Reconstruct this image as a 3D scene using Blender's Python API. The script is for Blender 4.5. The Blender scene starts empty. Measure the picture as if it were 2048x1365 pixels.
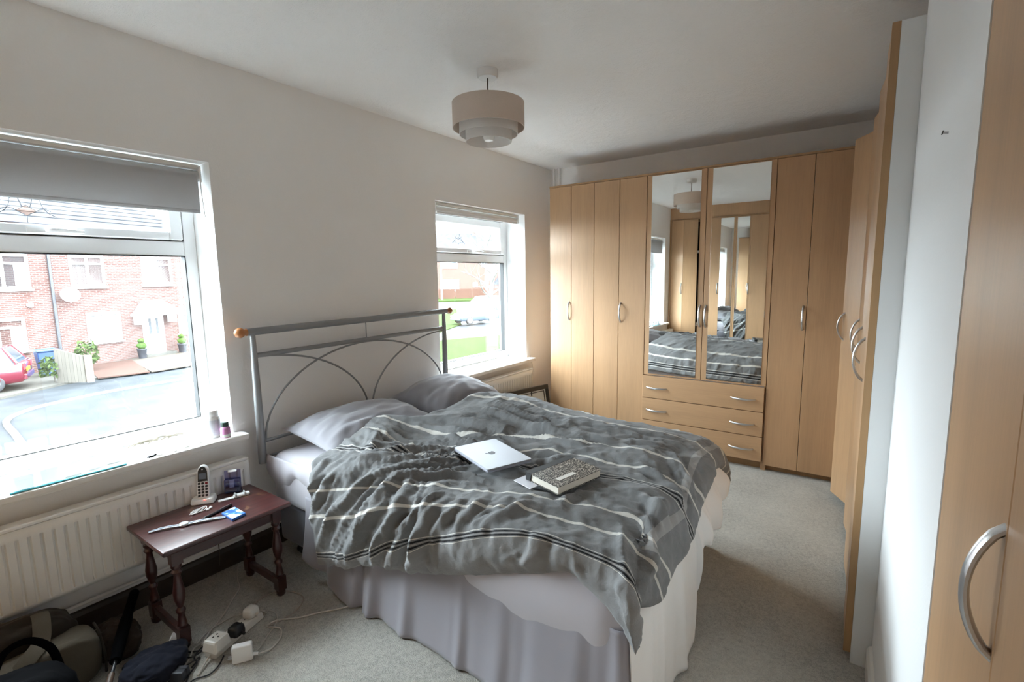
import bpy, bmesh, math, random
import numpy as np
from mathutils import Vector, Matrix

random.seed(7)
rng = np.random.default_rng(7)
S = bpy.context.scene
C = S.collection
PI = math.pi

# ------------------------------------------------------------------ camera
CAM = Vector((2.53, -0.284, 1.430))
yaw, pitch, roll = 0.61583, -0.13027, -0.01474
fw = Vector((-math.sin(yaw) * math.cos(pitch), math.cos(yaw) * math.cos(pitch), math.sin(pitch)))
rt = Vector((math.cos(yaw), math.sin(yaw), 0))
up = rt.cross(fw)
rt2 = math.cos(roll) * rt + math.sin(roll) * up
up2 = -math.sin(roll) * rt + math.cos(roll) * up
cd = bpy.data.cameras.new('camera')
cd.sensor_fit = 'HORIZONTAL'
cd.sensor_width = 36.0
cd.lens = 989.63 * 36.0 / 2048.0
cd.clip_start = 0.01
cd.clip_end = 400
cam = bpy.data.objects.new('camera', cd)
C.objects.link(cam)
m4 = Matrix((rt2, up2, -fw)).transposed().to_4x4()
m4.translation = CAM
cam.matrix_world = m4
S.camera = cam

# ------------------------------------------------------------------ world, exposure
w = bpy.data.worlds.new('overcast_sky')
S.world = w
w.use_nodes = True
bg = w.node_tree.nodes['Background']
bg.inputs[0].default_value = (0.82, 0.925, 1.0, 1)
bg.inputs[1].default_value = 6.0
S.view_settings.view_transform = 'Standard'
S.view_settings.look = 'None'
S.view_settings.gamma = 1.0
S.view_settings.use_curve_mapping = False
S.view_settings.exposure = 2.64
S.cycles.max_bounces = 14
S.cycles.diffuse_bounces = 10
S.cycles.glossy_bounces = 6
S.cycles.transparent_max_bounces = 16
S.cycles.caustics_reflective = False
S.cycles.caustics_refractive = False
S.cycles.sample_clamp_indirect = 8.0

# the two window openings guide the sampling of the daylight (portals give off no light of their own)
WIN = [(-0.290, 0.864), (2.367, 3.518)]
SILL, WTOP = 0.675, 1.978
for i, (a, b) in enumerate(WIN):
    ld = bpy.data.lights.new('window_portal', 'AREA')
    ld.shape = 'RECTANGLE'
    ld.size = b - a
    ld.size_y = WTOP - SILL
    ld.cycles.is_portal = True
    lo = bpy.data.objects.new('window_portal', ld)
    C.objects.link(lo)
    lo.matrix_world = Matrix(((0, 0, -1, -0.275), (1, 0, 0, (a + b) / 2), (0, -1, 0, (SILL + WTOP) / 2), (0, 0, 0, 1)))

# ------------------------------------------------------------------ mesh helpers
class M:
    def __init__(s):
        s.v = []; s.f = []
    def add(s, vs, fs):
        n = len(s.v)
        s.v += [tuple(map(float, q)) for q in vs]
        s.f += [tuple(n + i for i in f) for f in fs]
        return s
    def box(s, x0, x1, y0, y1, z0, z1):
        return s.add([(x0, y0, z0), (x1, y0, z0), (x1, y1, z0), (x0, y1, z0), (x0, y0, z1), (x1, y0, z1), (x1, y1, z1), (x0, y1, z1)],
                     [(0, 3, 2, 1), (4, 5, 6, 7), (0, 1, 5, 4), (1, 2, 6, 5), (2, 3, 7, 6), (3, 0, 4, 7)])
    def hexa(s, b, t):      # four bottom and four top corners
        return s.add(list(b) + list(t), [(0, 3, 2, 1), (4, 5, 6, 7), (0, 1, 5, 4), (1, 2, 6, 5), (2, 3, 7, 6), (3, 0, 4, 7)])
    def loft(s, rings, close=True, caps=True):
        n = len(rings[0]); vs = [q for r in rings for q in r]; fs = []
        for i in range(len(rings) - 1):
            for j in range(n if close else n - 1):
                k = (j + 1) % n
                fs.append((i * n + j, i * n + k, (i + 1) * n + k, (i + 1) * n + j))
        if caps and close:
            fs.append(tuple(range(n))[::-1]); fs.append(tuple((len(rings) - 1) * n + j for j in range(n)))
        return s.add(vs, fs)
    def tube(s, path, r, n=8, caps=True, flat=None):
        P = [Vector(q) for q in path]
        rr = r if isinstance(r, list) else [r] * len(P)
        if len(rr) != len(P):
            rr = [rr[min(int(i * len(rr) / len(P)), len(rr) - 1)] for i in range(len(P))]
        T = []
        for i in range(len(P)):
            d = P[min(i + 1, len(P) - 1)] - P[max(i - 1, 0)]
            T.append(d.normalized() if d.length > 1e-9 else Vector((0, 0, 1)))
        ref = Vector(flat) if flat else (Vector((0, 0, 1)) if abs(T[0].z) < .9 else Vector((1, 0, 0)))
        rings = []
        for i, q in enumerate(P):
            if i and not flat:
                ref = nrm
            nrm = (ref - T[i] * ref.dot(T[i]))
            nrm = nrm.normalized() if nrm.length > 1e-6 else T[i].orthogonal().normalized()
            bn = T[i].cross(nrm)
            a, b = rr[i] if isinstance(rr[i], (list, tuple)) else (rr[i], rr[i])
            rings.append([tuple(q + nrm * (a * math.cos(2 * PI * k / n)) + bn * (b * math.sin(2 * PI * k / n))) for k in range(n)])
        return s.loft(rings, True, caps)
    def lathe(s, prof, c=(0, 0, 0), n=24, axis=(0, 0, 1)):
        ax = Vector(axis).normalized(); e1 = ax.orthogonal().normalized(); e2 = ax.cross(e1); c = Vector(c)
        if ax.z > .99: e1, e2 = Vector((1, 0, 0)), Vector((0, 1, 0))
        return s.loft([[tuple(c + ax * h + e1 * (r * math.cos(2 * PI * k / n)) + e2 * (r * math.sin(2 * PI * k / n))) for k in range(n)] for r, h in prof])
    def prism(s, poly, f0, f1):   # poly mapped through two functions to 3D
        n = len(poly)
        return s.add([f0(*q) for q in poly] + [f1(*q) for q in poly],
                     [tuple(range(n))[::-1], tuple(range(n, 2 * n))] + [(i, (i + 1) % n, n + (i + 1) % n, n + i) for i in range(n)])
    def grid(s, G):
        a, b = len(G), len(G[0])
        return s.add([q for r in G for q in r], [(i * b + j, (i + 1) * b + j, (i + 1) * b + j + 1, i * b + j + 1) for i in range(a - 1) for j in range(b - 1)])
    def map(s, fn):
        s.v = [tuple(fn(*q)) for q in s.v]; return s

def wl(o):
    q = Vector((0, 0, 0))
    while o: q = q + o.location; o = o.parent
    return q

def build(m, name, mat, parent=None, smooth=False, bevel=0, seg=1, angle=35, subsurf=0, label=None, cat=None, group=None, kind=None, solid=0, uv=None):
    me = bpy.data.meshes.new(name)
    V = np.array(m.v)
    if parent is not None:
        org = wl(parent); loc = Vector((0, 0, 0))
    else:
        lo, hi = V.min(0), V.max(0)
        org = Vector((float(lo[0] + hi[0]) / 2, float(lo[1] + hi[1]) / 2, float(lo[2]))); loc = org
    me.from_pydata([tuple(q) for q in (V - np.array(org))], [], m.f)
    bm = bmesh.new(); bm.from_mesh(me)
    if uv is None:
        bmesh.ops.recalc_face_normals(bm, faces=bm.faces)
    if bevel:
        ed = [e for e in bm.edges if len(e.link_faces) == 2 and e.calc_face_angle(0) > math.radians(angle)]
        bmesh.ops.bevel(bm, geom=ed, offset=bevel, offset_type='OFFSET', segments=seg, profile=.5, affect='EDGES', clamp_overlap=True)
    bm.to_mesh(me); bm.free()
    if uv is not None:
        lay = me.uv_layers.new(name='cloth')
        idx = np.zeros(len(me.loops), dtype=np.int32); me.loops.foreach_get('vertex_index', idx)
        lay.data.foreach_set('uv', np.asarray(uv, dtype=np.float32)[idx].ravel())
    if smooth:
        me.polygons.foreach_set('use_smooth', [True] * len(me.polygons))
    if mat is not None: me.materials.append(mat)
    o = bpy.data.objects.new(name, me); C.objects.link(o)
    o.location = loc
    if smooth == 'auto':
        me.set_sharp_from_angle(angle=math.radians(40))
    if parent is not None: o.parent = parent
    if solid:
        md = o.modifiers.new('thickness', 'SOLIDIFY'); md.thickness = solid; md.offset = -1
    if subsurf:
        md = o.modifiers.new('smooth', 'SUBSURF'); md.levels = subsurf; md.render_levels = subsurf
    tag(o, label, cat, group, kind)
    return o

def tag(o, label=None, cat=None, group=None, kind=None):
    if label: o['label'] = label
    if cat: o['category'] = cat
    if group: o['group'] = group
    if kind: o['kind'] = kind
    return o

def thing(name, loc, label=None, cat=None, group=None, kind=None):
    o = bpy.data.objects.new(name, None); C.objects.link(o)
    o.location = loc; o.empty_display_size = .05
    return tag(o, label, cat, group, kind)

def smoothpath(pts, n=6):
    P = [Vector(q) for q in pts]; out = []
    for i in range(len(P) - 1):
        a, b, c, d = P[max(i - 1, 0)], P[i], P[i + 1], P[min(i + 2, len(P) - 1)]
        for k in range(n):
            f = k / n
            out.append(.5 * (2 * b + (c - a) * f + (2 * a - 5 * b + 4 * c - d) * f * f + (3 * b - a - 3 * c + d) * f ** 3))
    out.append(P[-1]); return [tuple(q) for q in out]

def noise3(x, y, z, seed=0):
    """smooth value noise on arrays"""
    def h(i, j, k):
        n = (i * 374761393 + j * 668265263 + k * 2147483647 + seed * 974634777) & 0xffffffff
        n = ((n ^ (n >> 13)) * 1274126177) & 0xffffffff
        return ((n ^ (n >> 16)) & 0xffff) / 65535.0
    x = np.asarray(x, float); y = np.asarray(y, float) + 0 * x; z = np.asarray(z, float) + 0 * x
    i, j, k = [np.floor(q).astype(np.int64) for q in (x, y, z)]
    f, g, e = [q - np.floor(q) for q in (x, y, z)]
    f, g, e = [q * q * (3 - 2 * q) for q in (f, g, e)]
    r = 0
    for a in (0, 1):
        for b in (0, 1):
            for c in (0, 1):
                r = r + h(i + a, j + b, k + c) * (f if a else 1 - f) * (g if b else 1 - g) * (e if c else 1 - e)
    return r * 2 - 1

# ------------------------------------------------------------------ materials
def nt(name):
    m = bpy.data.materials.new(name); m.use_nodes = True
    t = m.node_tree; b = t.nodes['Principled BSDF']
    return m, t, b

def lin(r, g, b):
    f = lambda c: ((c / 255 + .055) / 1.055) ** 2.4 if c / 255 > .04045 else c / 255 / 12.92
    return (f(r), f(g), f(b), 1)

def coords(t, scale=(1, 1, 1), kind='Object'):
    tc = t.nodes.new('ShaderNodeTexCoord'); mp = t.nodes.new('ShaderNodeMapping')
    mp.inputs['Scale'].default_value = scale
    t.links.new(tc.outputs[kind], mp.inputs[0])
    return mp.outputs[0]

def noise(t, vec, scale, detail=3, rough=.5, dist=0):
    n = t.nodes.new('ShaderNodeTexNoise')
    n.inputs['Scale'].default_value = scale; n.inputs['Detail'].default_value = detail
    n.inputs['Roughness'].default_value = rough; n.inputs['Distortion'].default_value = dist
    t.links.new(vec, n.inputs['Vector']); return n.outputs['Fac']

def ramp(t, fac, stops):
    r = t.nodes.new('ShaderNodeValToRGB'); e = r.color_ramp.elements
    while len(e) < len(stops): e.new(.5)
    for q, (p, c) in zip(e, stops): q.position = p; q.color = c
    t.links.new(fac, r.inputs[0]); return r.outputs[0]

def bump(t, b, h, strength, dist=.01):
    n = t.nodes.new('ShaderNodeBump'); n.inputs['Strength'].default_value = strength; n.inputs['Distance'].default_value = dist
    t.links.new(h, n.inputs['Height']); t.links.new(n.outputs[0], b.inputs['Normal'])

def mul(c, k): return (min(c[0] * k, 1), min(c[1] * k, 1), min(c[2] * k, 1), 1)

def plain(name, c, rough=.5, metal=0, var=0, vscale=8, bs=0, bscale=200, bdist=.002, spec=.5, stretch=(1, 1, 1), coat=0):
    m, t, b = nt(name)
    b.inputs['Base Color'].default_value = c; b.inputs['Roughness'].default_value = rough
    b.inputs['Metallic'].default_value = metal; b.inputs['Specular IOR Level'].default_value = spec
    b.inputs['Coat Weight'].default_value = coat
    v = coords(t, stretch)
    if var:
        n = noise(t, v, vscale, 4)
        t.links.new(ramp(t, n, [(.3, mul(c, 1 - var)), (.7, mul(c, 1 + var))]), b.inputs['Base Color'])
    if bs:
        bump(t, b, noise(t, v, bscale, 3), bs, bdist)
    return m

def wood(name, c, axis='z', rough=.38, contrast=.16, coat=.15):
    m, t, b = nt(name)
    k = {'z': (1, 1, .05), 'x': (.05, 1, 1), 'y': (1, .05, 1)}[axis]
    v = coords(t, k)
    oi = t.nodes.new('ShaderNodeObjectInfo'); ad = t.nodes.new('ShaderNodeVectorMath'); ad.operation = 'ADD'
    sc = t.nodes.new('ShaderNodeVectorMath'); sc.operation = 'SCALE'; sc.inputs['Scale'].default_value = 17
    cb = t.nodes.new('ShaderNodeCombineXYZ')
    for i in range(3): t.links.new(oi.outputs['Random'], cb.inputs[i])
    t.links.new(cb.outputs[0], sc.inputs[0]); t.links.new(sc.outputs[0], ad.inputs[0]); t.links.new(v, ad.inputs[1])
    n1 = noise(t, ad.outputs[0], 9, 3, .55, .3); n2 = noise(t, ad.outputs[0], 130, 3, .6)
    mx = t.nodes.new('ShaderNodeMix'); mx.inputs[0].default_value = .4
    t.links.new(n1, mx.inputs[2]); t.links.new(n2, mx.inputs[3])
    t.links.new(ramp(t, mx.outputs[0], [(.3, mul(c, 1 - contrast)), (.52, c), (.72, mul(c, 1 + contrast * .6))]), b.inputs['Base Color'])
    b.inputs['Roughness'].default_value = rough; b.inputs['Coat Weight'].default_value = coat; b.inputs['Coat Roughness'].default_value = .3
    bump(t, b, n2, .08, .001)
    return m

def fabric(name, c, rough=.9, weave=900, wstr=.25, var=.06, sheen=.3, spec=.15):
    m, t, b = nt(name)
    v = coords(t)
    n = noise(t, v, 6, 4); f = noise(t, v, weave, 2)
    mx = t.nodes.new('ShaderNodeMix'); mx.inputs[0].default_value = .5
    t.links.new(n, mx.inputs[2]); t.links.new(f, mx.inputs[3])
    t.links.new(ramp(t, mx.outputs[0], [(.3, mul(c, 1 - var)), (.7, mul(c, 1 + var))]), b.inputs['Base Color'])
    b.inputs['Roughness'].default_value = rough; b.inputs['Specular IOR Level'].default_value = spec
    b.inputs['Sheen Weight'].default_value = sheen; b.inputs['Sheen Roughness'].default_value = .5
    bump(t, b, f, wstr, .001)
    return m

def translucent(name, c, k, c2=None):
    m = bpy.data.materials.new(name); m.use_nodes = True; t = m.node_tree; t.nodes.clear()
    o = t.nodes.new('ShaderNodeOutputMaterial'); mx = t.nodes.new('ShaderNodeMixShader'); mx.inputs[0].default_value = k
    a = t.nodes.new('ShaderNodeBsdfDiffuse'); b = t.nodes.new('ShaderNodeBsdfTranslucent')
    f = noise(t, coords(t), 700, 2); col = ramp(t, f, [(.3, mul(c, .96)), (.7, mul(c, 1.04))])
    t.links.new(col, a.inputs[0]); b.inputs[0].default_value = c2 or c
    t.links.new(a.outputs[0], mx.inputs[1]); t.links.new(b.outputs[0], mx.inputs[2]); t.links.new(mx.outputs[0], o.inputs[0])
    return m

def glassmat(name, tint=(1, 1, 1, 1), gloss=.08):
    m = bpy.data.materials.new(name); m.use_nodes = True; t = m.node_tree; t.nodes.clear()
    o = t.nodes.new('ShaderNodeOutputMaterial'); mx = t.nodes.new('ShaderNodeMixShader')
    a = t.nodes.new('ShaderNodeBsdfTransparent'); a.inputs[0].default_value = tint
    g = t.nodes.new('ShaderNodeBsdfGlossy'); g.inputs['Roughness'].default_value = .01
    mx.inputs[0].default_value = gloss
    t.links.new(a.outputs[0], mx.inputs[1]); t.links.new(g.outputs[0], mx.inputs[2]); t.links.new(mx.outputs[0], o.inputs[0])
    return m

MT = {}
MT['wall'] = plain('painted_plaster', (.90, .895, .885, 1), .85, bs=.25, bscale=170, bdist=.002, var=.012, vscale=2)
MT['wall_white'] = plain('white_painted_plaster', (.79, .795, .80, 1), .8, bs=.2, bscale=150, bdist=.002, var=.012, vscale=2)
def artex():
    m, t, b = nt('textured_ceiling_paint')
    b.inputs['Base Color'].default_value = (.92, .92, .92, 1); b.inputs['Roughness'].default_value = .85
    v = coords(t, (1, 1, 1))
    n = noise(t, v, 5, 2, .5, 2.5)
    v2 = coords(t, (1, 2.2, 1))
    n2 = noise(t, v2, 34, 4, .6, 1.8)
    mm = t.nodes.new('ShaderNodeMath'); mm.operation = 'MULTIPLY'
    t.links.new(n, mm.inputs[0]); t.links.new(n2, mm.inputs[1])
    bump(t, b, mm.outputs[0], .55, .02)
    return m
MT['ceiling'] = artex()
def carpet():
    m, t, b = nt('cut_pile_carpet')
    v = coords(t)
    a = noise(t, v, 260, 2, .7); c = noise(t, v, 70, 3, .7); d = noise(t, v, 2.2, 3)
    mx = t.nodes.new('ShaderNodeMix'); mx.inputs[0].default_value = .45; t.links.new(a, mx.inputs[2]); t.links.new(c, mx.inputs[3])
    mx2 = t.nodes.new('ShaderNodeMix'); mx2.inputs[0].default_value = .3; t.links.new(mx.outputs[0], mx2.inputs[2]); t.links.new(d, mx2.inputs[3])
    k = (.50, .485, .44, 1)
    t.links.new(ramp(t, mx2.outputs[0], [(.36, mul(k, .55)), (.5, k), (.64, mul(k, 1.3))]), b.inputs['Base Color'])
    b.inputs['Roughness'].default_value = 1; b.inputs['Specular IOR Level'].default_value = .05; b.inputs['Sheen Weight'].default_value = .2
    bump(t, b, mx.outputs[0], .9, .012)
    return m
MT['carpet'] = carpet()
BEECH = (.48, .292, .156, 1)
MT['beech'] = wood('beech_effect_vertical', BEECH, 'z')
MT['beech_x'] = wood('beech_effect_horizontal', BEECH, 'x')
MT['beech_edge'] = wood('beech_edge_band', (.38, .225, .105, 1), 'z', .5)
MT['inside'] = plain('white_melamine', (.74, .75, .75, 1), .5)
MT['dark_inside'] = plain('painted_interior_shade', (.012, .012, .014, 1), .95)  # near-black colour standing in for the shade inside the open wardrobe
MT['alu'] = plain('satin_aluminium', (.62, .62, .63, 1), .32, 1, bs=.05, bscale=400)
MT['steel'] = plain('grey_painted_steel', (.27, .28, .29, 1), .42, .35, var=.04)
m_, t_, b_ = nt('mirror_glass'); b_.inputs['Base Color'].default_value = (.86, .88, .87, 1); b_.inputs['Metallic'].default_value = 1; b_.inputs['Roughness'].default_value = .004
MT['mirror'] = m_
MT['upvc'] = plain('white_upvc', (.82, .83, .84, 1), .3)
MT['gasket'] = plain('black_rubber_gasket', (.02, .02, .02, 1), .6)
MT['glass'] = glassmat('window_glass', (.97, .985, .98, 1), .05)
MT['white_gloss'] = plain('white_gloss_paint', (.80, .79, .76, 1), .28, var=.02)
MT['white_plastic'] = plain('white_plastic', (.82, .82, .82, 1), .35)
MT['black_plastic'] = plain('black_plastic', (.012, .012, .014, 1), .4)
MT['blind'] = translucent('grey_blind_fabric', (.58, .58, .585, 1), .26)
MT['shade_top'] = fabric('beige_linen_shade', (.62, .52, .45, 1), .95, 500, .25, .08)
MT['shade_white'] = fabric('off_white_linen_shade', (.74, .72, .70, 1), .95, 500, .2, .04)
MT['mahogany'] = wood('dark_mahogany', (.050, .014, .012, 1), 'y', .3, .35, .35)
MT['lead'] = plain('lead_came', (.10, .10, .11, 1), .5, .6)
# ------------------------------------------------------------------ room shell
H = 2.44
YF, YB, XR, XN = 3.99, -1.08, 3.16, 2.638      # far wall, back wall, right wall behind the wardrobes, right wall nearer to us
st = dict(kind='structure')
build(M().box(-.3, XR + .2, YB - .2, YF + .2, -.12, 0), 'floor', MT['carpet'], **st)
build(M().box(-.3, XR + .2, YB - .2, YF + .2, H, H + .12), 'ceiling', MT['ceiling'], **st)
lw = M()
ys = [YB - .2, WIN[0][0], WIN[0][1], WIN[1][0], WIN[1][1], YF + .2]
for a, b in ((0, 1), (2, 3), (4, 5)): lw.box(-.3, 0, ys[a], ys[b], 0, H)
for a, b in WIN:
    lw.box(-.3, 0, a, b, 0, SILL - .03); lw.box(-.3, 0, a, b, WTOP, H)
build(lw, 'wall_left', MT['wall'], **st)
build(M().box(0, XR, YF, YF + .2, 0, H), 'wall_far', MT['wall'], **st)
XA = 2.6605                                      # the bare wall runs very slightly out of square
build(M().hexa([(XA, .784, 0), (XR + .2, .784, 0), (XR + .2, 1.770, 0), (XN, 1.770, 0)], [(XA, .784, H), (XR + .2, .784, H), (XR + .2, 1.770, H), (XN, 1.770, H)]), 'wall_right', MT['wall_white'], **st)
build(M().box(XR, XR + .2, 1.770, YF + .2, 0, H), 'wall_right', MT['wall_white'], **st)
build(M().box(XR, XR + .2, YB - .2, .784, 0, H), 'wall_right', MT['wall_white'], **st)
build(M().box(0, XR, YB - .2, YB, 0, H), 'wall_back', MT['wall'], **st)
sk = M()
prof = [(0, 0), (.016, 0), (.016, .085), (.010, .10), (0, .105)]
sk.prism(prof, lambda x, z: (x, -.48, z), lambda x, z: (x, YF, z))
build(sk, 'baseboard_left', plain('dark_brown_skirting', (.035, .024, .018, 1), .5, var=.2, vscale=20), **st)  # very dark brown along the whole window wall, tone slightly mottled
sk = M().prism(prof, lambda x, z: (XA - x, .79, z), lambda x, z: (XN - x, 1.755, z))
build(sk, 'baseboard_right', MT['white_gloss'], **st)

# a small chip in the right wall's paint and a stain are left to the plaster; two heating pipes rise in the far corner
pipes = thing('heating_pipes', (.07, YF - .035, 0), 'two painted heating pipes rising in the corner above the wardrobe', 'pipe')
for k, x in enumerate((.045, .10)):
    build(M().tube([(x, YF - .03, .0), (x, YF - .03, H)], .011, 10), 'pipe', MT['wall'], pipes, smooth='auto')

# ------------------------------------------------------------------ wardrobes
class Fr:
    """plan frame: a runs along the doors, n points out into the room"""
    def __init__(s, o, A, N): s.o = Vector(o); s.A = Vector(A); s.N = Vector(N)
    def p(s, a, n, z): q = s.o + s.A * a + s.N * n; return (q.x, q.y, q.z + z)
    def box(s, m, a0, a1, n0, n1, z0, z1):
        return m.hexa([s.p(a0, n0, z0), s.p(a1, n0, z0), s.p(a1, n1, z0), s.p(a0, n1, z0)], [s.p(a0, n0, z1), s.p(a1, n0, z1), s.p(a1, n1, z1), s.p(a0, n1, z1)])
    def leaf(s, m, P, Q, th, z0, z1):
        d = Vector((Q[0] - P[0], Q[1] - P[1])).normalized(); k = Vector((d.y, -d.x)) * th      # back side
        if k.y > 0: k = -k
        c = [P, Q, (Q[0] + k.x, Q[1] + k.y), (P[0] + k.x, P[1] + k.y)]
        return m.hexa([s.p(*q, z0) for q in c], [s.p(*q, z1) for q in c])

def bow(F, parent, a, n, z, L=.165, vert=True, out=.036):
    """slim bowed pull handle, its two ends let into the front at n"""
    pts = []; rr = []
    for i in range(15):
        t = -1 + 2 * i / 14
        o = out * (1 - t * t) ** .8 - .002 if abs(t) < 1 else -.004
        q = F.p(a, n + o, z + t * L / 2) if vert else F.p(a + t * L / 2, n + o, z)
        pts.append(q); rr.append((.0045 + .001 * abs(t), .0075 - .001 * abs(t)))
    return build(M().tube(pts, rr, 10, flat=tuple(F.N)), 'handle', MT['alu'], parent, smooth='auto', label='satin bowed handle')

ZB, ZT = .046, 2.185
def carcass(F, th, a0, a1, depth, left=True, right=True, end_mat=None, topmat=None):
    d0 = -.021
    F_ = lambda nm, *q, mat=MT['beech'], **k: build(F.box(M(), *q), nm, mat, th, **k)
    F_('side_panel', a0, a0 + .016, -depth, d0, 0, ZT, mat=end_mat if (end_mat and left) else MT['beech'])
    F_('side_panel', a1 - .016, a1, -depth, d0, 0, ZT)
    F_('top_panel', a0, a1, -depth, .002, ZT + .002, ZT + .016, mat=MT['beech_edge'])
    F_('back_panel', a0 + .016, a1 - .016, -depth, -depth + .006, .05, ZT, mat=MT['inside'])
    F_('plinth', a0 + .016, a1 - .016, -.075, -.055, 0, .06, mat=MT['beech_edge'])
    F_('floor_panel', a0 + .016, a1 - .016, -depth, -.03, .06, .076, mat=MT['inside'])

def bifold(F, th, a0, a1, hside, fold=0.0, hz=1.12, open_gap=None):
    """two leaves; fold = how far the middle joint stands out of the closed plane"""
    mid = (a0 + a1) / 2; g = .0016
    l1 = build(F.leaf(M(), (a0 + g, 0), (mid - g, fold), .018, ZB, ZT), 'door_leaf', MT['beech'], th, bevel=.0012)
    l2 = build(F.leaf(M(), (mid + g, fold), (a1 - g, 0), .018, ZB, ZT), 'door_leaf', MT['beech'], th, bevel=.0012)
    bow(F, l1 if hside < 0 else l2, mid + hside * .020, fold * (1 - .02 / ((a1 - a0) / 2)), hz)

FW = Fr((0, 3.567, 0), (1, 0, 0), (0, -1, 0)); DEP = YF - 3.567 - .028
def wthing(F, a, label, group=None):
    return thing('wardrobe', F.p(a, 0, 0), label, 'wardrobe', group)
t = wthing(FW, .45, 'narrow beech bifold wardrobe at the end of the run beside the window'); carcass(FW, t, .233, .663, DEP); bifold(FW, t, .233, .663, -1)
t = wthing(FW, .89, 'narrow beech bifold wardrobe between the end wardrobe and the mirrored one'); carcass(FW, t, .663, 1.113, DEP); bifold(FW, t, .663, 1.113, 1)
t = wthing(FW, 2.23, 'narrow beech bifold wardrobe between the mirrored wardrobe and the corner'); carcass(FW, t, 2.013, 2.449, DEP); bifold(FW, t, 2.013, 2.449, -1)
t = thing('mirrored_wardrobe', FW.p(1.56, 0, 0), 'wide beech wardrobe with two mirrored doors above three drawers', 'wardrobe')
carcass(FW, t, 1.113, 2.013, DEP)
for k, (a0, a1, m0, m1) in enumerate(((1.116, 1.5595, 1.153, 1.521), (1.5635, 2.010, 1.600, 1.977))):
    tilt = .004 if k == 0 else .0
    d = build(FW.box(M(), a0, a1, -.018, 0, .623, ZT), 'mirrored_door', MT['beech'], t, bevel=.0012)
    build(FW.box(M(), m0, m1, .0, .003, .634, 2.178), 'mirror', MT['mirror'], d, bevel=.001, label='mirror glass')
    bow(FW, d, 1.540 if k == 0 else 1.582, 0, 1.112)
build(FW.box(M(), 1.13, 1.996, -.35, -.02, .600, .618), 'shelf', MT['inside'], t)
for z0, z1 in ((.436, .616), (.252, .431), (.066, .247)):
    d = build(FW.box(M(), 1.108, 2.004, -.016, .010, z0, z1), 'drawer', MT['beech_x'], t, bevel=.0015)
    zc = z0 + (z1 - z0) * .47
    bow(FW, d, 1.226, .010, zc, vert=False, out=.030); bow(FW, d, 1.866, .010, zc, vert=False, out=.030)

# right-hand run, seen along its doors
FR = Fr((2.556, 0, 0), (0, 1, 0), (-1, 0, 0)); DR = XR - 2.556 - .028
R0 = 1.776
gr = 'bifold wardrobes along the right wall'
tt = []
for k, (a0, a1, fold, lab) in enumerate(((1.776, 2.214, .006, 'beech bifold wardrobe with a white side panel next to the bare white wall'),
                                       (2.214, 2.656, .018, 'beech bifold wardrobe second along from the white side panel'),
                                       (2.656, 3.098, .032, 'beech bifold wardrobe third along from the white side panel'),
                                       (3.098, 3.540, .115, 'beech bifold wardrobe with its door standing ajar in the corner'))):
    t = thing('wardrobe', FR.p((a0 + a1) / 2, 0, 0), lab, 'wardrobe', gr)
    carcass(FR, t, a0, a1, DR, end_mat=MT['white_gloss'] if k == 0 else None)
    bifold(FR, t, a0, a1, -1 if k != 3 else -1, fold, hz=1.10)
    if k == 0:
        build(FR.box(M(), a0 - .004, a0 + .0, -DR, -.021, 0, ZT + .016), 'end_panel', MT['inside'], t, label='white end panel')
        build(FR.box(M(), a0 - .004, a0 - .0005, -.0205, .002, .04, ZT + .016), 'edge_strip', MT['beech_edge'], t, label='brown edge strip')

# wardrobe close to us in the right-hand alcove
FN = Fr((2.662, 0, 0), (0, 1, 0), (-1, 0, 0))
t = thing('wardrobe', FN.p(.38, 0, 0), 'beech wardrobe in the alcove on the near side of the bare white wall', 'wardrobe')
ZT0 = ZT; ZT = 2.40
carcass(FN, t, -.02, .780, XR - 2.70)
l1 = build(FN.box(M(), .373, .780, -.018, 0, ZB, ZT), 'door_leaf', MT['beech'], t, bevel=.0012)
l2 = build(FN.box(M(), -.02, .370, -.018, 0, ZB, ZT), 'door_leaf', MT['beech'], t, bevel=.0012)
bow(FN, l1, .383, 0, 1.100, L=.146, out=.027)
nl = thing('wall_nail', (XN, 1.10, 1.71), 'tiny grey nail left in the bare white wall', 'nail')
build(M().tube([(XN + .020, 1.10, 1.708), (XN + .007, 1.10, 1.710)], .0022, 8), 'shank', MT['alu'], nl)
build(M().tube([(XN + .007, 1.10, 1.710), (XN + .005, 1.10, 1.7105)], .0045, 10), 'head', plain('dull_nail_head', (.12, .12, .12, 1), .5, .5), nl)
ZT = ZT0

# wardrobes across the back wall, seen in the mirrors
FB = Fr((0, -.50, 0), (1, 0, 0), (0, 1, 0)); DB = -.50 - YB
ZT = 2.245
t = wthing(FB, .3, 'beech wardrobe against the back wall with its door folded open')
carcass(FB, t, .03, .62, DB)
bifold(FB, t, .03, .43, -1, .05, 1.2)
build(FB.box(M(), .05, .60, -.40, -.39, .08, ZT), 'shade_panel', MT['dark_inside'], t)  # added dark sheet that paints the shade in the open door gap
for z in (.62, 1.75): build(FB.box(M(), .046, .604, -.38, -.03, z, z + .03), 'shelf', MT['inside'], t)
t = thing('mirrored_wardrobe', FB.p(.9, 0, 0), 'beech wardrobe with two mirrored doors against the back wall', 'wardrobe')
carcass(FB, t, .62, 1.17, DB)
for a0, a1 in ((.622, .962), (.965, 1.17)):
    d = build(FB.box(M(), a0, a1, -.018, 0, ZB, ZT), 'mirrored_door', MT['beech'], t, bevel=.0012)
    m0, m1 = (.757, .938) if a0 < .7 else (.985, 1.150)
    build(FB.box(M(), m0, m1, 0, .003, .25, ZT - .01), 'mirror', MT['mirror'], d, label='mirror glass')
    bow(FB, d, .735 if a0 < .7 else 1.16, 0, 1.2)
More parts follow.
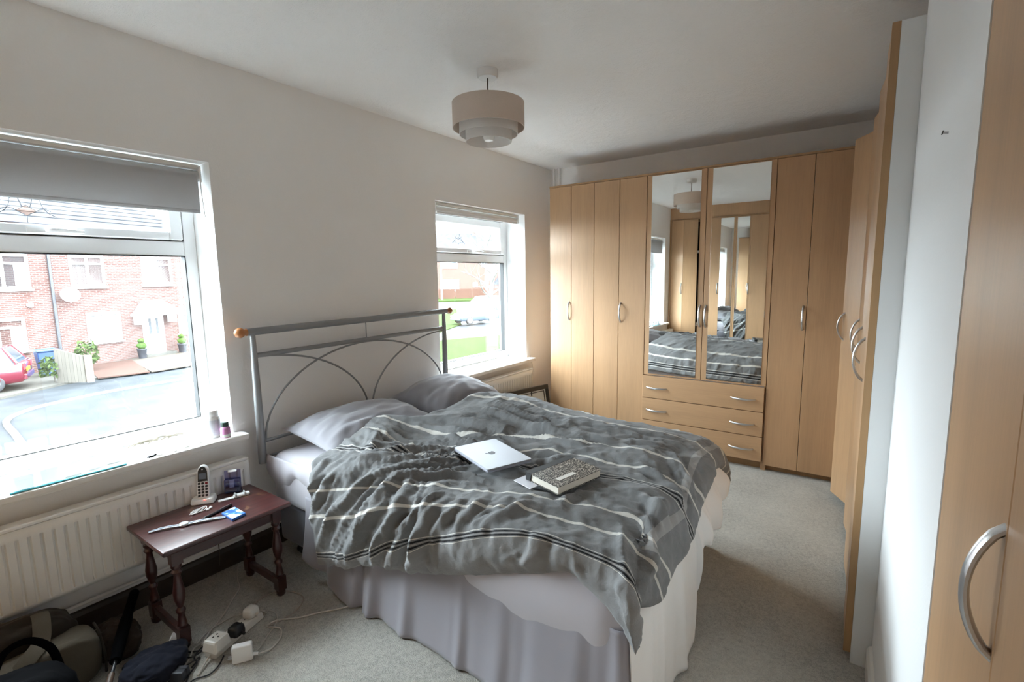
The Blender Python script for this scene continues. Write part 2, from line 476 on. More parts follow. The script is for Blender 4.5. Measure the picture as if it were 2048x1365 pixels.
t = wthing(FB, 1.4, 'plain beech wardrobe against the back wall past its mirrored doors')
carcass(FB, t, 1.17, 1.62, DB)
for a0, a1 in ((1.172, 1.409), (1.412, 1.618)):
    build(FB.box(M(), a0, a1, -.018, 0, ZB, ZT), 'door_leaf', MT['beech'], t, bevel=.0012)
build(FB.box(M(), .0, 2.60, -.03, -.012, ZT + .02, H), 'trim_1', MT['beech'], **st)
build(FB.box(M(), .0, .028, -.03, -.002, 0, ZT + .02), 'trim_2', MT['beech_edge'], **st)
ZT = ZT0
# ------------------------------------------------------------------ windows
def ring(m, x0, x1, y0, y1, z0, z1, w, wb=None):
    wb = wb or w
    m.box(x0, x1, y0, y0 + w, z0, z1).box(x0, x1, y1 - w, y1, z0, z1).box(x0, x1, y0 + w, y1 - w, z1 - w, z1).box(x0, x1, y0 + w, y1 - w, z0, z0 + wb)
    return m
XI, XO = -.205, -.265
for k, (a, b) in enumerate(WIN):
    t = thing('window_%d' % (k + 1), (XI, (a + b) / 2, SILL), kind='structure')
    build(ring(M(), XO, XI, a, b, SILL, WTOP, .058, .066), 'window_frame', MT['upvc'], t, bevel=.004)
    build(M().box(XO, XI, a + .058, b - .058, 1.550, 1.622), 'transom', MT['upvc'], t, bevel=.004)
    sash = build(ring(M(), XO + .01, XI + .014, a + .062, b - .062, 1.626, WTOP - .062, .056, .040), 'opening_sash', MT['upvc'], t, bevel=.005)
    g = M()
    ring(g, XO + .02, XI + .002, a + .056, b - .056, SILL + .064, 1.552, .004)
    ring(g, XO + .012, XI + .004, a + .0585, b - .0585, 1.6225, WTOP - .058, .0034)
    build(g, 'gasket', MT['gasket'], t)
    build(M().box(-.240, -.234, a + .056, b - .056, SILL + .064, 1.552), 'pane', MT['glass'], t)
    build(M().box(-.240, -.234, a + .116, b - .116, 1.664, WTOP - .116), 'pane', MT['glass'], sash)
    yh = .30 if k == 0 else 2.99
    h = M().box(XI + .012, XI + .022, yh - .055, yh + .02, 1.632, 1.652)
    h.tube(smoothpath([(XI + .02, yh + .005, 1.642), (XI + .05, yh + .01, 1.643), (XI + .052, yh + .05, 1.642), (XI + .048, yh + .115, 1.640)]), [.009] * 13 + [.008] * 4 + [.006] * 2, 8, flat=(1, 0, 0))
    build(h, 'window_handle', MT['white_plastic'], sash, smooth='auto', bevel=0)
    # leaded motif in the fanlight
    xm = -.232; L = M(); yc = .26 if k == 0 else 2.87
    def came(pts): L.tube([(xm, y, z) for y, z in pts], .0016, 6)
    def arcp(y0, z0, y1, z1, sag, n=8):
        out = []
        for i in range(n + 1):
            f = i / n; dx, dz = y1 - y0, z1 - z0; l = math.hypot(dx, dz); s = 4 * f * (1 - f) * sag
            out.append((y0 + dx * f - dz / l * s, z0 + dz * f + dx / l * s))
        return out
    if k == 0:
        came([(yc, 1.665), (yc, 1.70)])
        for s in (-1, 1):
            came(arcp(yc, 1.700, yc + s * .09, 1.700, s * .018)); came(arcp(yc + s * .09, 1.700, yc + s * .045, 1.765, s * .012))
            came([(yc, 1.700), (yc + s * .030, 1.720), (yc, 1.742)]); came(arcp(yc + s * .030, 1.720, yc + s * .075, 1.722, s * .008))
            came([(yc + s * .012, 1.735), (yc + s * .03, 1.80)]); came(arcp(yc + s * .045, 1.765, yc, 1.86, s * .02))
        build(M().prism([(yc, 1.701), (yc + .028, 1.720), (yc, 1.741), (yc - .028, 1.720)], lambda y, z: (xm - .001, y, z), lambda y, z: (xm + .001, y, z)), 'bevelled_pane', glassmat('amber_glass', (.95, .80, .72, 1), .1), sash)
    else:
        came([(yc, 1.665), (yc, 1.86)])
        for s in (-1, 1):
            came(arcp(yc, 1.835, yc + s * .085, 1.705, s * -.02)); came(arcp(yc, 1.700, yc + s * .085, 1.705, s * .015))
            came([(yc, 1.740), (yc + s * .05, 1.765)]); came([(yc, 1.760), (yc + s * .03, 1.735), (yc + s * .06, 1.72)])
    build(L, 'leaded_motif', MT['lead'], sash, smooth='auto')
    # sill board with a rounded nose and little horns beyond the opening
    s = M().box(XI - .03, 0.0, a + .001, b - .001, SILL - .03, SILL)
    s.box(0.0005, .085, a - .035, b + .042, SILL - .03, SILL)
    build(s, 'window_sill', MT['white_gloss'], t, bevel=.008, seg=2)

# ------------------------------------------------------------------ roller blinds
def blind(name, lab, y0, y1, drop, rx=-.055, zc=1.915, r=.026):
    t = thing(name, (rx, (y0 + y1) / 2, zc), lab, 'blind')
    build(M().tube([(rx, y0 + .012, zc), (rx, y1 - .012, zc)], r, 20), 'roller_tube', MT['blind'] if drop else MT['white_plastic'], t, smooth='auto')
    build(M().box(rx - .028, rx + .012, y0, y1, zc + r + .004, zc + r + .026), 'headrail', MT['white_gloss'], t, bevel=.005)
    for y in (y0, y1 - .012):
        build(M().box(rx - .03, rx + .03, y, y + .010, zc - .03, zc + .045), 'bracket', MT['white_plastic'], t, bevel=.004)
    if drop:
        build(M().box(rx + r - .0015, rx + r, y0 + .02, y1 - .02, drop + .012, zc), 'blind_fabric', MT['blind'], t)
        build(M().box(rx + r - .005, rx + r + .004, y0 + .02, y1 - .02, drop, drop + .016), 'bottom_bar', MT['blind'], t, bevel=.003)
        build(M().tube(smoothpath([(rx + .03, y1 - .012, zc - .01), (rx + .032, y1 - .01, zc - .10), (rx + .03, y1 - .004, zc - .19)]), .0022, 6), 'pull_chain', MT['white_plastic'], t, smooth='auto')
    else:
        build(M().box(rx + r - .006, rx + r + .003, y0 + .02, y1 - .02, zc - r - .012, zc - r + .006), 'bottom_bar', MT['white_plastic'], t, bevel=.003)
    return t
blind('roller_blind', 'grey roller blind pulled part way down over the window with the pots', -.26, .842, 1.742)
blind('roller_blind', 'white roller blind fully rolled up above the window behind the bed', 2.395, 3.465, 0, zc=1.925, r=.022)

# ------------------------------------------------------------------ radiators
def radiator(lab, y0, y1, z0, z1):
    t = thing('radiator', (.085, (y0 + y1) / 2, z0), lab, 'radiator')
    n = max(2, round((y1 - y0 - .06) / .033)); G = []
    prof_z = [(z0, .0), (z0 + .018, .0), (z0 + .030, 1), (z1 - .060, 1), (z1 - .048, .0), (z1 - .010, .0)]
    cols = []
    p = (y1 - y0 - .06) / n
    for i in range(n):
        y = y0 + .03 + i * p
        cols += [(y, 0), (y + p * .12, .0), (y + p * .24, 1), (y + p * .88, 1)]
    cols = [(y0, 1)] + [(y0 + .026, 1)] + cols + [(y1 - .03, 0), (y1 - .026, 1), (y1, 1)]
    for z, k in prof_z:
        G.append([(.105 + .009 * (q if k else 1), y, z) for y, q in cols])
    build(M().grid(G), 'front_panel', MT['white_gloss'], t, smooth='auto', solid=.002)
    build(M().box(.055, .1125, y0, y1, z1 - .012, z1 + .004), 'top_grille', MT['white_gloss'], t, bevel=.004)
    build(M().box(.055, .112, y1 - .004, y1 + .002, z0, z1), 'side_cover', MT['white_gloss'], t, bevel=.002)
    build(M().box(.055, .112, y0 - .002, y0 + .004, z0, z1), 'side_cover', MT['white_gloss'], t, bevel=.002)
    build(M().box(.052, .060, y0, y1, z0, z1), 'back_panel', MT['white_gloss'], t)
    build(M().tube([(.03, y0 + .1, .14), (.03, y1 - .02, .14)], .0075, 8), 'pipe', MT['white_gloss'], t, smooth='auto')
    for y in (y0 + .15, y1 - .15):
        build(M().box(.0, .055, y - .015, y + .015, z0 + .05, z1 - .05), 'bracket', MT['white_gloss'], t)
    return t
radiator('long white ridged radiator below the window with the pots, behind the side table', -.42, .872, .245, .565)
radiator('white ridged radiator below the window behind the bed', 2.46, 3.455, .245, .595)
tag(build(M().tube(smoothpath([(.002 + .006, 3.575, .69), (.008, 3.60, .62), (.008, 3.625, .52), (.008, 3.60, .40)]), .0025, 6), 'aerial_cable', MT['white_plastic'], smooth='auto'), 'thin cable hanging down the wall beside the far window sill', 'cable')

# ------------------------------------------------------------------ pendant light
LX, LY = .948, 1.776
t = thing('pendant_light', (LX, LY, 2.10), 'three tier beige and white drum shade pendant light on the ceiling', 'pendant light')
build(M().lathe([(.001, 2.44), (.052, 2.44), (.052, 2.412), (.046, 2.402), (.001, 2.402)], (LX, LY, 0), 28), 'ceiling_rose', MT['white_plastic'], t, smooth='auto')
build(M().tube([(LX, LY, 2.404), (LX, LY, 2.235)], .0035, 8), 'flex', plain('brown_flex', (.12, .10, .08, 1), .6), t, smooth='auto')
build(M().lathe([(.014, 2.24), (.016, 2.20), (.012, 2.16)], (LX, LY, 0), 14), 'lamp_holder', MT['white_plastic'], t, smooth='auto')
def drum(r, z0, z1, mat, nm):
    n = 56
    m = M().loft([[(LX + rr * math.cos(2 * PI * i / n), LY + rr * math.sin(2 * PI * i / n), z) for i in range(n)] for rr, z in ((r, z0), (r, z1), (r - .003, z1), (r - .003, z0), (r, z0))], True, False)
    return build(m, nm, mat, t, smooth='auto')
drum(.180, 2.165, 2.285, MT['shade_top'], 'shade_upper_tier'); drum(.147, 2.135, 2.235, MT['shade_white'], 'shade_middle_tier'); drum(.116, 2.100, 2.190, MT['shade_white'], 'shade_lower_tier')
sp = M()
for i in range(3):
    a = 2 * PI * i / 3
    sp.tube([(LX, LY, 2.225), (LX + .178 * math.cos(a), LY + .178 * math.sin(a), 2.27)], .002, 6)
build(sp, 'spider_frame', MT['white_plastic'], t)
build(M().lathe([(.002, 2.165), (.012, 2.160), (.028, 2.135), (.03, 2.122), (.022, 2.106), (.001, 2.10)], (LX, LY, 0), 18), 'bulb', plain('opal_bulb', (.9, .9, .88, 1), .2), t, smooth='auto')
# ------------------------------------------------------------------ duvet: rows run along its woven stripes, from the near hem to the far side
ROWS=[
 [[(0.560,0.915,0.134),(0.779,0.912,0.174),(0.939,0.910,0.242),(1.157,0.912,0.290),(1.349,0.915,0.348),(1.557,0.920,0.422),(1.737,0.925,0.489),(1.849,0.930,0.534)],[(1.921,0.925,0.512),(2.005,0.915,0.470),(2.075,0.917,0.367)]],
 [[(0.606,0.885,0.207),(0.910,0.880,0.308),(1.145,0.885,0.430),(1.375,0.895,0.516),(1.565,0.915,0.590),(1.729,0.940,0.626),(1.846,0.950,0.623)],[(1.988,0.965,0.604),(2.075,0.937,0.581),(2.100,0.929,0.514)]],
 [[(0.554,0.895,0.379),(0.866,0.890,0.459),(1.079,0.905,0.555),(1.304,0.950,0.600),(1.500,1.000,0.632),(1.665,1.040,0.640),(1.822,1.070,0.631),(1.956,1.088,0.630)],[(2.060,1.027,0.630),(2.095,1.048,0.559),(2.100,1.104,0.427)]],
 [[(0.546,0.910,0.485),(0.867,0.930,0.567),(1.098,0.985,0.615),(1.342,1.061,0.635),(1.502,1.106,0.640),(1.738,1.162,0.640),(1.912,1.192,0.650),(1.972,1.201,0.635)],[(2.050,1.110,0.630),(2.090,1.120,0.563),(2.105,1.145,0.471)]],
 [[(0.498,0.955,0.600),(0.790,0.959,0.640),(1.045,1.036,0.650),(1.240,1.179,0.625),(1.431,1.235,0.630),(1.664,1.297,0.635),(1.877,1.314,0.655),(1.986,1.327,0.640)],[(2.060,1.282,0.601),(2.095,1.298,0.523),(2.110,1.302,0.486)]],
 [[(0.451,1.079,0.625),(0.765,1.077,0.670),(0.937,1.136,0.665),(1.148,1.285,0.635),(1.332,1.372,0.625),(1.535,1.414,0.640),(1.753,1.408,0.660),(1.925,1.421,0.665),(2.006,1.424,0.645)],[(2.055,1.416,0.605),(2.090,1.389,0.559),(2.110,1.398,0.497)]],
 [[(0.378,1.252,0.640),(0.612,1.228,0.710),(0.813,1.249,0.655),(1.012,1.307,0.660),(1.127,1.378,0.645),(1.301,1.463,0.645),(1.428,1.540,0.665),(1.722,1.519,0.670),(1.874,1.545,0.670),(1.956,1.560,0.650)],[(2.050,1.508,0.627),(2.085,1.488,0.591),(2.110,1.463,0.532)]],
 [[(0.42,1.370,0.690),(0.595,1.359,0.715),(0.730,1.419,0.670),(0.946,1.440,0.670),(1.073,1.503,0.675),(1.185,1.571,0.670),(1.509,1.629,0.685),(1.778,1.669,0.685),(1.953,1.678,0.660)],[(2.050,1.600,0.630),(2.085,1.574,0.590),(2.100,1.575,0.557)]],
 [[(0.66,1.490,0.705),(0.839,1.576,0.730),(0.980,1.665,0.730),(1.210,1.744,0.710),(1.462,1.776,0.700),(1.717,1.814,0.690),(1.915,1.845,0.670)],[(2.040,1.771,0.639),(2.075,1.734,0.603),(2.090,1.731,0.568)]],
 [[(0.72,1.90,0.765),(0.973,2.000,0.740),(1.323,1.944,0.710),(1.589,1.939,0.700),(1.865,1.997,0.680),(1.945,2.034,0.655)],[(2.030,1.957,0.635),(2.060,1.913,0.618),(2.075,1.882,0.601)]],
 [[(0.58,2.27,0.63),(0.95,2.33,0.61),(1.32,2.33,0.59),(1.59,2.33,0.585),(1.85,2.32,0.58),(1.93,2.30,0.575)],[(2.01,2.24,0.56),(2.05,2.20,0.52),(2.06,2.19,0.47)]],
 [[(0.56,2.42,0.46),(0.95,2.45,0.44),(1.32,2.45,0.42),(1.59,2.45,0.41),(1.83,2.44,0.40),(1.92,2.42,0.40)],[(1.99,2.37,0.39),(2.03,2.32,0.36),(2.04,2.30,0.33)]],
]
NT,ND=13,4
def cr(P,t):
    # catmull-rom through P (n,k) at parameter t in [0,n-1]
    n=len(P); i=np.clip(np.floor(t).astype(int),0,n-2); f=(t-i)[:,None]
    g=lambda j:P[np.clip(j,0,n-1)]
    a,b,c,d=g(i-1),g(i),g(i+1),g(i+2)
    a=np.where((i==0)[:,None],2*b-c,a); d=np.where((i==n-2)[:,None],2*c-b,d)
    return .5*(2*b+(c-a)*f+(2*a-5*b+4*c-d)*f*f+(3*b-a-3*c+d)*f**3)
def arc(P,n):
    P=np.array(P,float); t=np.linspace(0,len(P)-1,200); Q=cr(P,t)
    L=np.r_[0,np.cumsum(np.linalg.norm(np.diff(Q,axis=0),axis=1))]
    return cr(P,np.interp(np.linspace(0,L[-1],n),L,t))
def base(nu,nv):
    G=[]
    for top,drop in ROWS:
        A=arc(top,NT); B=arc([top[-1]]+drop,ND+1)[1:]
        G.append(np.vstack([A,B]))
    G=np.array(G)                      # rows x cols x 3
    R,C=G.shape[:2]
    U=np.linspace(0,C-1,nu); V=np.linspace(0,R-1,nv)
    H=np.array([cr(G[r],U) for r in range(R)])          # R,nu,3
    S=np.array([cr(H[:,i],V) for i in range(nu)])        # nu,nv,3
    return S,U,V

FOLDS = [
[(3.3,4.0),(2.7,2.9),(1.7,2.0),(0.5,1.1)],[(4.4,4.0),(4.0,2.4),(3.1,1.6),(2.3,0.7)],[(4.9,3.4),(5.1,1.7),(4.4,1.2),(4.1,0.1)],[(6.0,2.3),(5.7,1.4),(5.1,0.8),(4.5,0.0)],
[(6.4,2.3),(6.4,1.5),(6.4,0.7),(5.9,0.1)],[(7.2,1.9),(7.1,1.4),(6.9,1.0)],[(1.2,4.3),(0.5,3.4),(0.3,2.7)],[(2.4,4.2),(1.2,3.2),(0.4,2.2)],
[(5.6,6.0),(4.4,4.9),(3.2,4.3),(2.1,3.6)],[(6.0,5.9),(4.9,4.7),(3.9,4.1),(2.9,3.5)],[(6.9,3.9),(5.9,3.9),(4.8,3.8),(3.7,3.2)],[(5.3,6.1),(4.0,5.4),(3.1,4.7),(2.1,4.1)],
[(4.3,6.5),(3.2,6.2),(2.4,6.2)],[(1.2,6.0),(2.4,5.5),(2.5,4.5)],[(5.9,6.7),(4.1,7.2),(2.8,7.2)],[(6.0,7.2),(3.9,7.6),(2.4,7.8)],[(6.3,6.3),(5.2,6.5),(4.0,6.8)],
[(7.9,7.5),(6.1,7.7),(4.3,8.0),(2.5,8.2)],[(8.9,7.3),(7.3,7.6),(6.0,7.5)],[(6.3,8.1),(4.4,8.2),(2.0,8.6)],[(10.1,7.4),(8.7,7.6),(6.9,8.1)],[(11.5,7.8),(10.0,7.6)],
[(7.6,5.3),(8.4,5.4),(8.9,5.1)],[(9.2,6.0),(8.5,5.4),(8.3,4.9)],[(10.9,3.6),(10.0,3.6),(9.9,2.7)],[(11.5,4.1),(12.3,3.8),(13.7,3.8)],[(11.7,7.2),(12.9,6.8),(14.1,5.9)],
[(11.3,6.1),(12.0,5.4),(13.3,5.0)],[(9.3,2.3),(9.1,1.6),(8.9,1.1)],[(7.9,2.4),(8.0,1.6),(8.0,1.2)],[(11.2,1.1),(11.1,0.5),(10.5,0.2)],[(12.0,3.0),(13.3,1.9),(15.6,1.0)],
[(14.3,0.7),(15.1,0.6),(16.0,0.3)],[(12.0,4.5),(12.9,3.6)]]
STRONG = {2: 1.5, 4: 1.5, 1: 1.2, 8: 1.3, 9: 1.3, 11: 1.2, 15: 1.2, 17: 1.2, 31: -1.6}
def duvet_mesh(nu=250, nv=230):
    P, U, V = base(nu, nv)
    def normals(P):
        a = np.gradient(P, axis=0); b = np.gradient(P, axis=1); n = np.cross(a, b)
        return n / (np.linalg.norm(n, axis=2, keepdims=True) + 1e-9)
    N = normals(P)
    if N[nu // 2, nv // 2, 2] < 0: N = -N
    def at(u, v):
        i = np.clip(u / (len(ROWS[0][0]) * 0 + NT + ND - 1) * (nu - 1), 0, nu - 1); j = np.clip(v / (len(ROWS) - 1) * (nv - 1), 0, nv - 1)
        return P[int(round(i)), int(round(j))]
    flat = P.reshape(-1, 3); D = np.zeros(len(flat))
    def ridge(uv, h, wd):
        q = cr(np.array([at(*k) for k in uv]), np.linspace(0, len(uv) - 1, 22))
        lo, hi = q.min(0) - 3 * wd, q.max(0) + 3 * wd
        idx = np.where(np.all((flat > lo) & (flat < hi), axis=1))[0]
        if not len(idx): return
        d2 = ((flat[idx, None, :] - q[None]) ** 2).sum(2); k = d2.argmin(1); d = np.sqrt(d2[np.arange(len(idx)), k])
        f = k / 21.0; tp = np.clip(np.minimum(f, 1 - f) * 4 + .12, 0, 1); tp = tp * tp * (3 - 2 * tp)
        e = d / wd
        D[idx] += h * tp * (np.exp(-e ** 2) - .38 * np.exp(-((e - 1.75) / .75) ** 2))
    for i, uv in enumerate(FOLDS):
        k = STRONG.get(i, .9)
        k *= 1.35 if i < 12 else 1.0
        ridge(uv, .017 * k, .022 if abs(k) < 1.4 else .027)
        nvar = 9 if i < 21 else 5
        for _ in range(nvar):
            du, dv = rng.uniform(-.9, .9), rng.uniform(-.7, .7); s = rng.uniform(.3, 1.0); c0 = uv[0]
            uv2 = [(np.clip(u + du + rng.uniform(-.25, .25), 0, 16), np.clip(v + dv + rng.uniform(-.15, .15), 0, 11)) for u, v in uv]
            if rng.random() < .4: uv2 = uv2[:-1]
            ridge(uv2, rng.uniform(.003, .009), rng.uniform(.007, .018))
    x, y, z = flat.T
    D += .007 * noise3(x * 5, y * 6, z * 5, 1) + .003 * noise3(x * 12, y * 14, z * 12, 2)
    wx, wy = x + .05 * noise3(x * 4, y * 4, z * 4, 21), y + .05 * noise3(x * 4, y * 4, z * 4, 22)
    for fr, am, sd in ((9, .0055, 31), (19, .0030, 32), (37, .0014, 33)):      # creased cotton: sharp ridges between soft hollows
        q = noise3(wx * fr * .7 + wy * fr * .3, wy * fr - wx * fr * .35, z * fr, sd)
        D += am * (1 - 2.4 * np.abs(q))
    D += .0035 * noise3((x - y) * 9, (x + y) * 34, z * 22, 3) + .0016 * noise3(x * 60, y * 60, z * 60, 5)
    # the edge is rolled under a little
    uu = np.repeat(U, nv); vv = np.tile(V, nu)
    edge = np.minimum(np.minimum(uu, 16 - uu) * .12, vv * .14)
    D -= .030 * np.clip(1 - edge / .06, 0, 1) ** 2
    Q = flat + N.reshape(-1, 3) * D[:, None]
    return Q.reshape(nu, nv, 3), uu, vv

def duvet_material():
    m, t, b = nt('woven_grey_stripe_cotton')
    uvn = t.nodes.new('ShaderNodeUVMap'); uvn.uv_map = 'cloth'
    sp = t.nodes.new('ShaderNodeSeparateXYZ'); t.links.new(uvn.outputs[0], sp.inputs[0])
    v = coords(t)
    def math_(op, a, b_=None):
        n = t.nodes.new('ShaderNodeMath'); n.operation = op
        for i, q in enumerate((a, b_)):
            if q is None: continue
            if isinstance(q, (int, float)): n.inputs[i].default_value = q
            else: t.links.new(q, n.inputs[i])
        return n.outputs[0]
    wob = math_('MULTIPLY', math_('SUBTRACT', noise(t, v, 25, 2), .5), .0)
    Vv = math_('ADD', math_('MULTIPLY', sp.outputs[1], 11.0), wob); Uu = math_('MULTIPLY', sp.outputs[0], 16.0)
    def band(src, c, hw): return math_('LESS_THAN', math_('ABSOLUTE', math_('SUBTRACT', src, c)), hw)
    g = (.205, .208, .212, 1)
    wv = noise(t, coords(t, (1, 1, 1)), 1400, 2, .7); big = noise(t, v, 4, 3)
    mx = t.nodes.new('ShaderNodeMix'); mx.inputs[0].default_value = .35; t.links.new(wv, mx.inputs[2]); t.links.new(big, mx.inputs[3])
    col = ramp(t, mx.outputs[0], [(.3, mul(g, .72)), (.5, g), (.7, mul(g, 1.35))])
    def over(col, mask, c):
        n = t.nodes.new('ShaderNodeMix'); n.data_type = 'RGBA'
        t.links.new(mask, n.inputs[0]); t.links.new(col, n.inputs[6]); n.inputs[7].default_value = c
        return n.outputs[2]
    lightband = math_('MULTIPLY', band(Uu, 13.55, .32), math_('GREATER_THAN', Vv, 2.4))
    col = over(col, lightband, (.36, .355, .35, 1))
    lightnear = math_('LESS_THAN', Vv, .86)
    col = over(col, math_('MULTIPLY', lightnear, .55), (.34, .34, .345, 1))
    white, dark = (.66, .64, .60, 1), (.018, .018, .02, 1)
    for c, hw in ((2, .055), (3, .05), (6, .05), (7, .055), (8.75, .035), (9.7, .04), (10.2, .04)):
        col = over(col, band(Vv, c, hw), white)
    for c in (1.0, 5.0, 10.7):
        col = over(col, band(Vv, c - .055, .022), dark); col = over(col, band(Vv, c + .055, .022), dark)
        col = over(col, band(Vv, c - .12, .011), white); col = over(col, band(Vv, c + .0, .010), (.4, .39, .38, 1)); col = over(col, band(Vv, c + .12, .011), white)
    t.links.new(col, b.inputs['Base Color'])
    b.inputs['Roughness'].default_value = .92; b.inputs['Specular IOR Level'].default_value = .12
    b.inputs['Sheen Weight'].default_value = .25; b.inputs['Sheen Roughness'].default_value = .4
    cr_ = noise(t, coords(t, (1, 1, 1)), 75, 4, .65, .6)
    mm = math_('ADD', math_('MULTIPLY', wv, .25), cr_)
    bump(t, b, mm, .8, .004)
    return m

Q, uu, vv = duvet_mesh()
dm = M().grid([[tuple(q) for q in r] for r in Q])
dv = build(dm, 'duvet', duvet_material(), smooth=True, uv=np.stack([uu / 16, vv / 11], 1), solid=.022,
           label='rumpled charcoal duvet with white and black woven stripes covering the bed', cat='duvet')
# make sure the faces look up
if dv.data.polygons[len(dv.data.polygons) // 2].normal.z < 0:
    dv.data.flip_normals()

# ------------------------------------------------------------------ bed
LIL = (.50, .485, .53, 1)
MT['sheet'] = fabric('lilac_grey_sheet', LIL, .9, 1200, .1, .03)
MT['valance'] = fabric('lilac_grey_valance', (.33, .32, .36, 1), .9, 1200, .1, .03)
MT['white_sheet'] = fabric('off_white_cotton', (.86, .83, .80, 1), .92, 1200, .1, .03)
MT['pillow'] = fabric('grey_pillowcase', (.30, .297, .325, 1), .9, 1200, .1, .03)
BX = .075
bed = thing('bed', (1.0, 1.66, 0), 'double divan bed with a grey tubular metal headboard and wooden finials', 'bed')
PY0, PY1, PC = .962, 2.338, 1.65
hb = build(M().tube([(BX, .935, 1.176), (BX, 2.365, 1.188)], .0185, 18), 'top_rail', MT['steel'], bed, smooth='auto')
for y, z, s in ((.935, 1.176, -1), (2.365, 1.188, 1)):
    pr = [(.0155, -.004), (.019, .004), (.013, .009), (.019, .016), (.0255, .028), (.0255, .036), (.020, .050), (.008, .058), (.0005, .060)]
    build(M().lathe(pr, (BX, y, z), 20, (0, s, 0)), 'finial', plain('varnished_beech_ball', (.42, .17, .06, 1), .3, var=.15, vscale=30), bed, smooth=True)
for y in (PY0, PY1):
    build(M().tube([(BX, y, .50), (BX, y, .75), (BX, y, .95), (BX, y, 1.17)], [.020, .0195, .0175, .0125], 16), 'post', MT['steel'], bed, smooth='auto')
build(M().tube([(BX, PY0, 1.056), (BX, PY1, 1.068)], (.0125, .008), 14, flat=(0, 0, 1)), 'middle_rail', MT['steel'], bed, smooth='auto')
build(M().tube([(BX, PY0, .612), (BX, PY1, .618)], .009, 12), 'lower_rail', MT['steel'], bed, smooth='auto')
build(M().tube([(BX, PY0, .528), (BX, PY1, .528)], .007, 10), 'lower_rail', MT['steel'], bed, smooth='auto')
build(M().tube([(BX, PC, 1.06), (BX, PC, 1.182)], .003, 8), 'link_rod', MT['steel'], bed, smooth='auto')
def arch(yc, r, t0, t1, hz=.435, z0=.615):
    pts = [(BX + .004, yc + r * math.cos(t0 + (t1 - t0) * i / 30), z0 + hz * math.sin(t0 + (t1 - t0) * i / 30)) for i in range(31)]
    build(M().tube(pts, .0052, 10), 'arched_rod', MT['steel'], bed, smooth='auto')
arch(PC, .665, 0, PI); arch(PY0 + .01, .665, 0, PI / 2); arch(PY1 - .01, .665, PI / 2, PI)
build(M().box(.10, 1.97, 1.01, 2.325, .075, .295), 'divan_base', fabric('slate_divan_fabric', (.16, .165, .20, 1), .9, 900), bed, bevel=.02, seg=2)
for x in (.2, 1.925):
    for y in (1.07, 2.285):
        cst = M().lathe([(.004, .075), (.011, .072), (.011, .05), (.004, .05)], (x, y, 0), 10).tube([(x - .012, y, .026), (x + .012, y, .026)], .026, 16)
        build(cst, 'castor', MT['black_plastic'], bed, smooth='auto')

mt = M().box(.095, 1.985, .985, 2.36, .285, .555)
mo = build(mt, 'mattress', MT['sheet'], smooth=True, bevel=.055, seg=4, label='mattress in a fitted lilac grey sheet under the duvet', cat='mattress')
# loose corner of the fitted sheet hanging below the duvet
Lb = [(1.22, .365), (1.372, .335), (1.53, .312), (1.72, .285), (1.86, .268), (1.985, .300), (2.035, .36)]
LBs = cr(np.array(Lb), np.linspace(0, 6, 60))
G = []
for i in range(60):
    x, zb = LBs[i]
    row = []
    for j in range(26):
        s = j / 25; z = .53 + (zb - .53) * s
        yy = .978 - .026 * math.sin(s * PI * .85) * min(1, i / 14) - .007 * math.sin(i * .20 + s * 3.0) * s * (1 - .6 * s)
        if x > 1.93: yy += (x - 1.93) ** 2 * 3
        row.append((x, yy, z))
    G.append(row)
build(M().grid(G), 'sheet_corner', MT['sheet'], mo, smooth=True, solid=.003)
G = []
for i in range(40):
    x = .088 + i / 39 * .56
    row = []
    for j in range(20):
        s = j / 19; z = .545 - s * (.16 + .05 * math.sin(i * .25))
        yy = .978 - .014 * math.sin(s * PI) + .006 * math.sin(i * .8 + s) * s + .030 * s * s
        row.append((x, yy, z))
    G.append(row)
build(M().grid(G), 'sheet_overhang', MT['sheet'], mo, smooth=True, solid=.002)

# valance with deep folds round the near side and the foot
def skirt(path, zt, zb, amp, freq, mat, name, lab, cat, seed, n=320, rows=26, flare=.03, extra=None, parent=None):
    P = [Vector((q[0], q[1], 0)) for q in path]; L = [0]
    for i in range(1, len(P)): L.append(L[-1] + (P[i] - P[i - 1]).length)
    G = []
    for i in range(n):
        d = L[-1] * i / (n - 1); k = max(j for j in range(len(P) - 1) if L[j] <= d + 1e-9); f = (d - L[k]) / (L[k + 1] - L[k])
        q = P[k].lerp(P[k + 1], f)
        T = (P[min(k + 1, len(P) - 1)] - P[k]).normalized(); nn = Vector((T.y, -T.x, 0))
        ph = d * freq + 1.4 * math.sin(d * freq * .37 + seed) + .8 * math.sin(d * freq * .83 + 2 * seed)
        a = amp * (.65 + .35 * math.sin(d * 3.1 + seed))
        t0 = zt(d) if callable(zt) else zt; t1 = zb(d) if callable(zb) else zb
        row = []
        for j in range(rows):
            s = j / (rows - 1)
            wv = math.sin(ph + .5 * s) + .35 * math.sin(2.1 * ph + seed + s)
            off = (.25 + .75 * s) * a * wv + flare * s * s
            if extra: off += extra(d, s)
            row.append((q.x + nn.x * off, q.y + nn.y * off, t0 + (t1 - t0) * s))
        G.append(row)
    return build(M().grid(G), name, mat, parent, smooth=True, solid=.0025, label=lab, cat=cat)
arcpts = [(2.0 + .035 * math.sin(a), .995 - .035 * math.cos(a)) for a in np.linspace(0, PI / 2, 7)]
skirt([(.42, .975), (.8, .965), (1.4, .962), (1.96, .960)] + arcpts + [(2.036, 1.30)], .40,
      lambda d: .008 + (.10 * max(0, 1 - d / .30)) + .002 * math.sin(d * 9), .019, 28, MT['valance'], 'valance_sheet',
      'lilac grey valance hanging in folds down the side of the bed to the carpet', 'valance', 1.3, flare=.030)
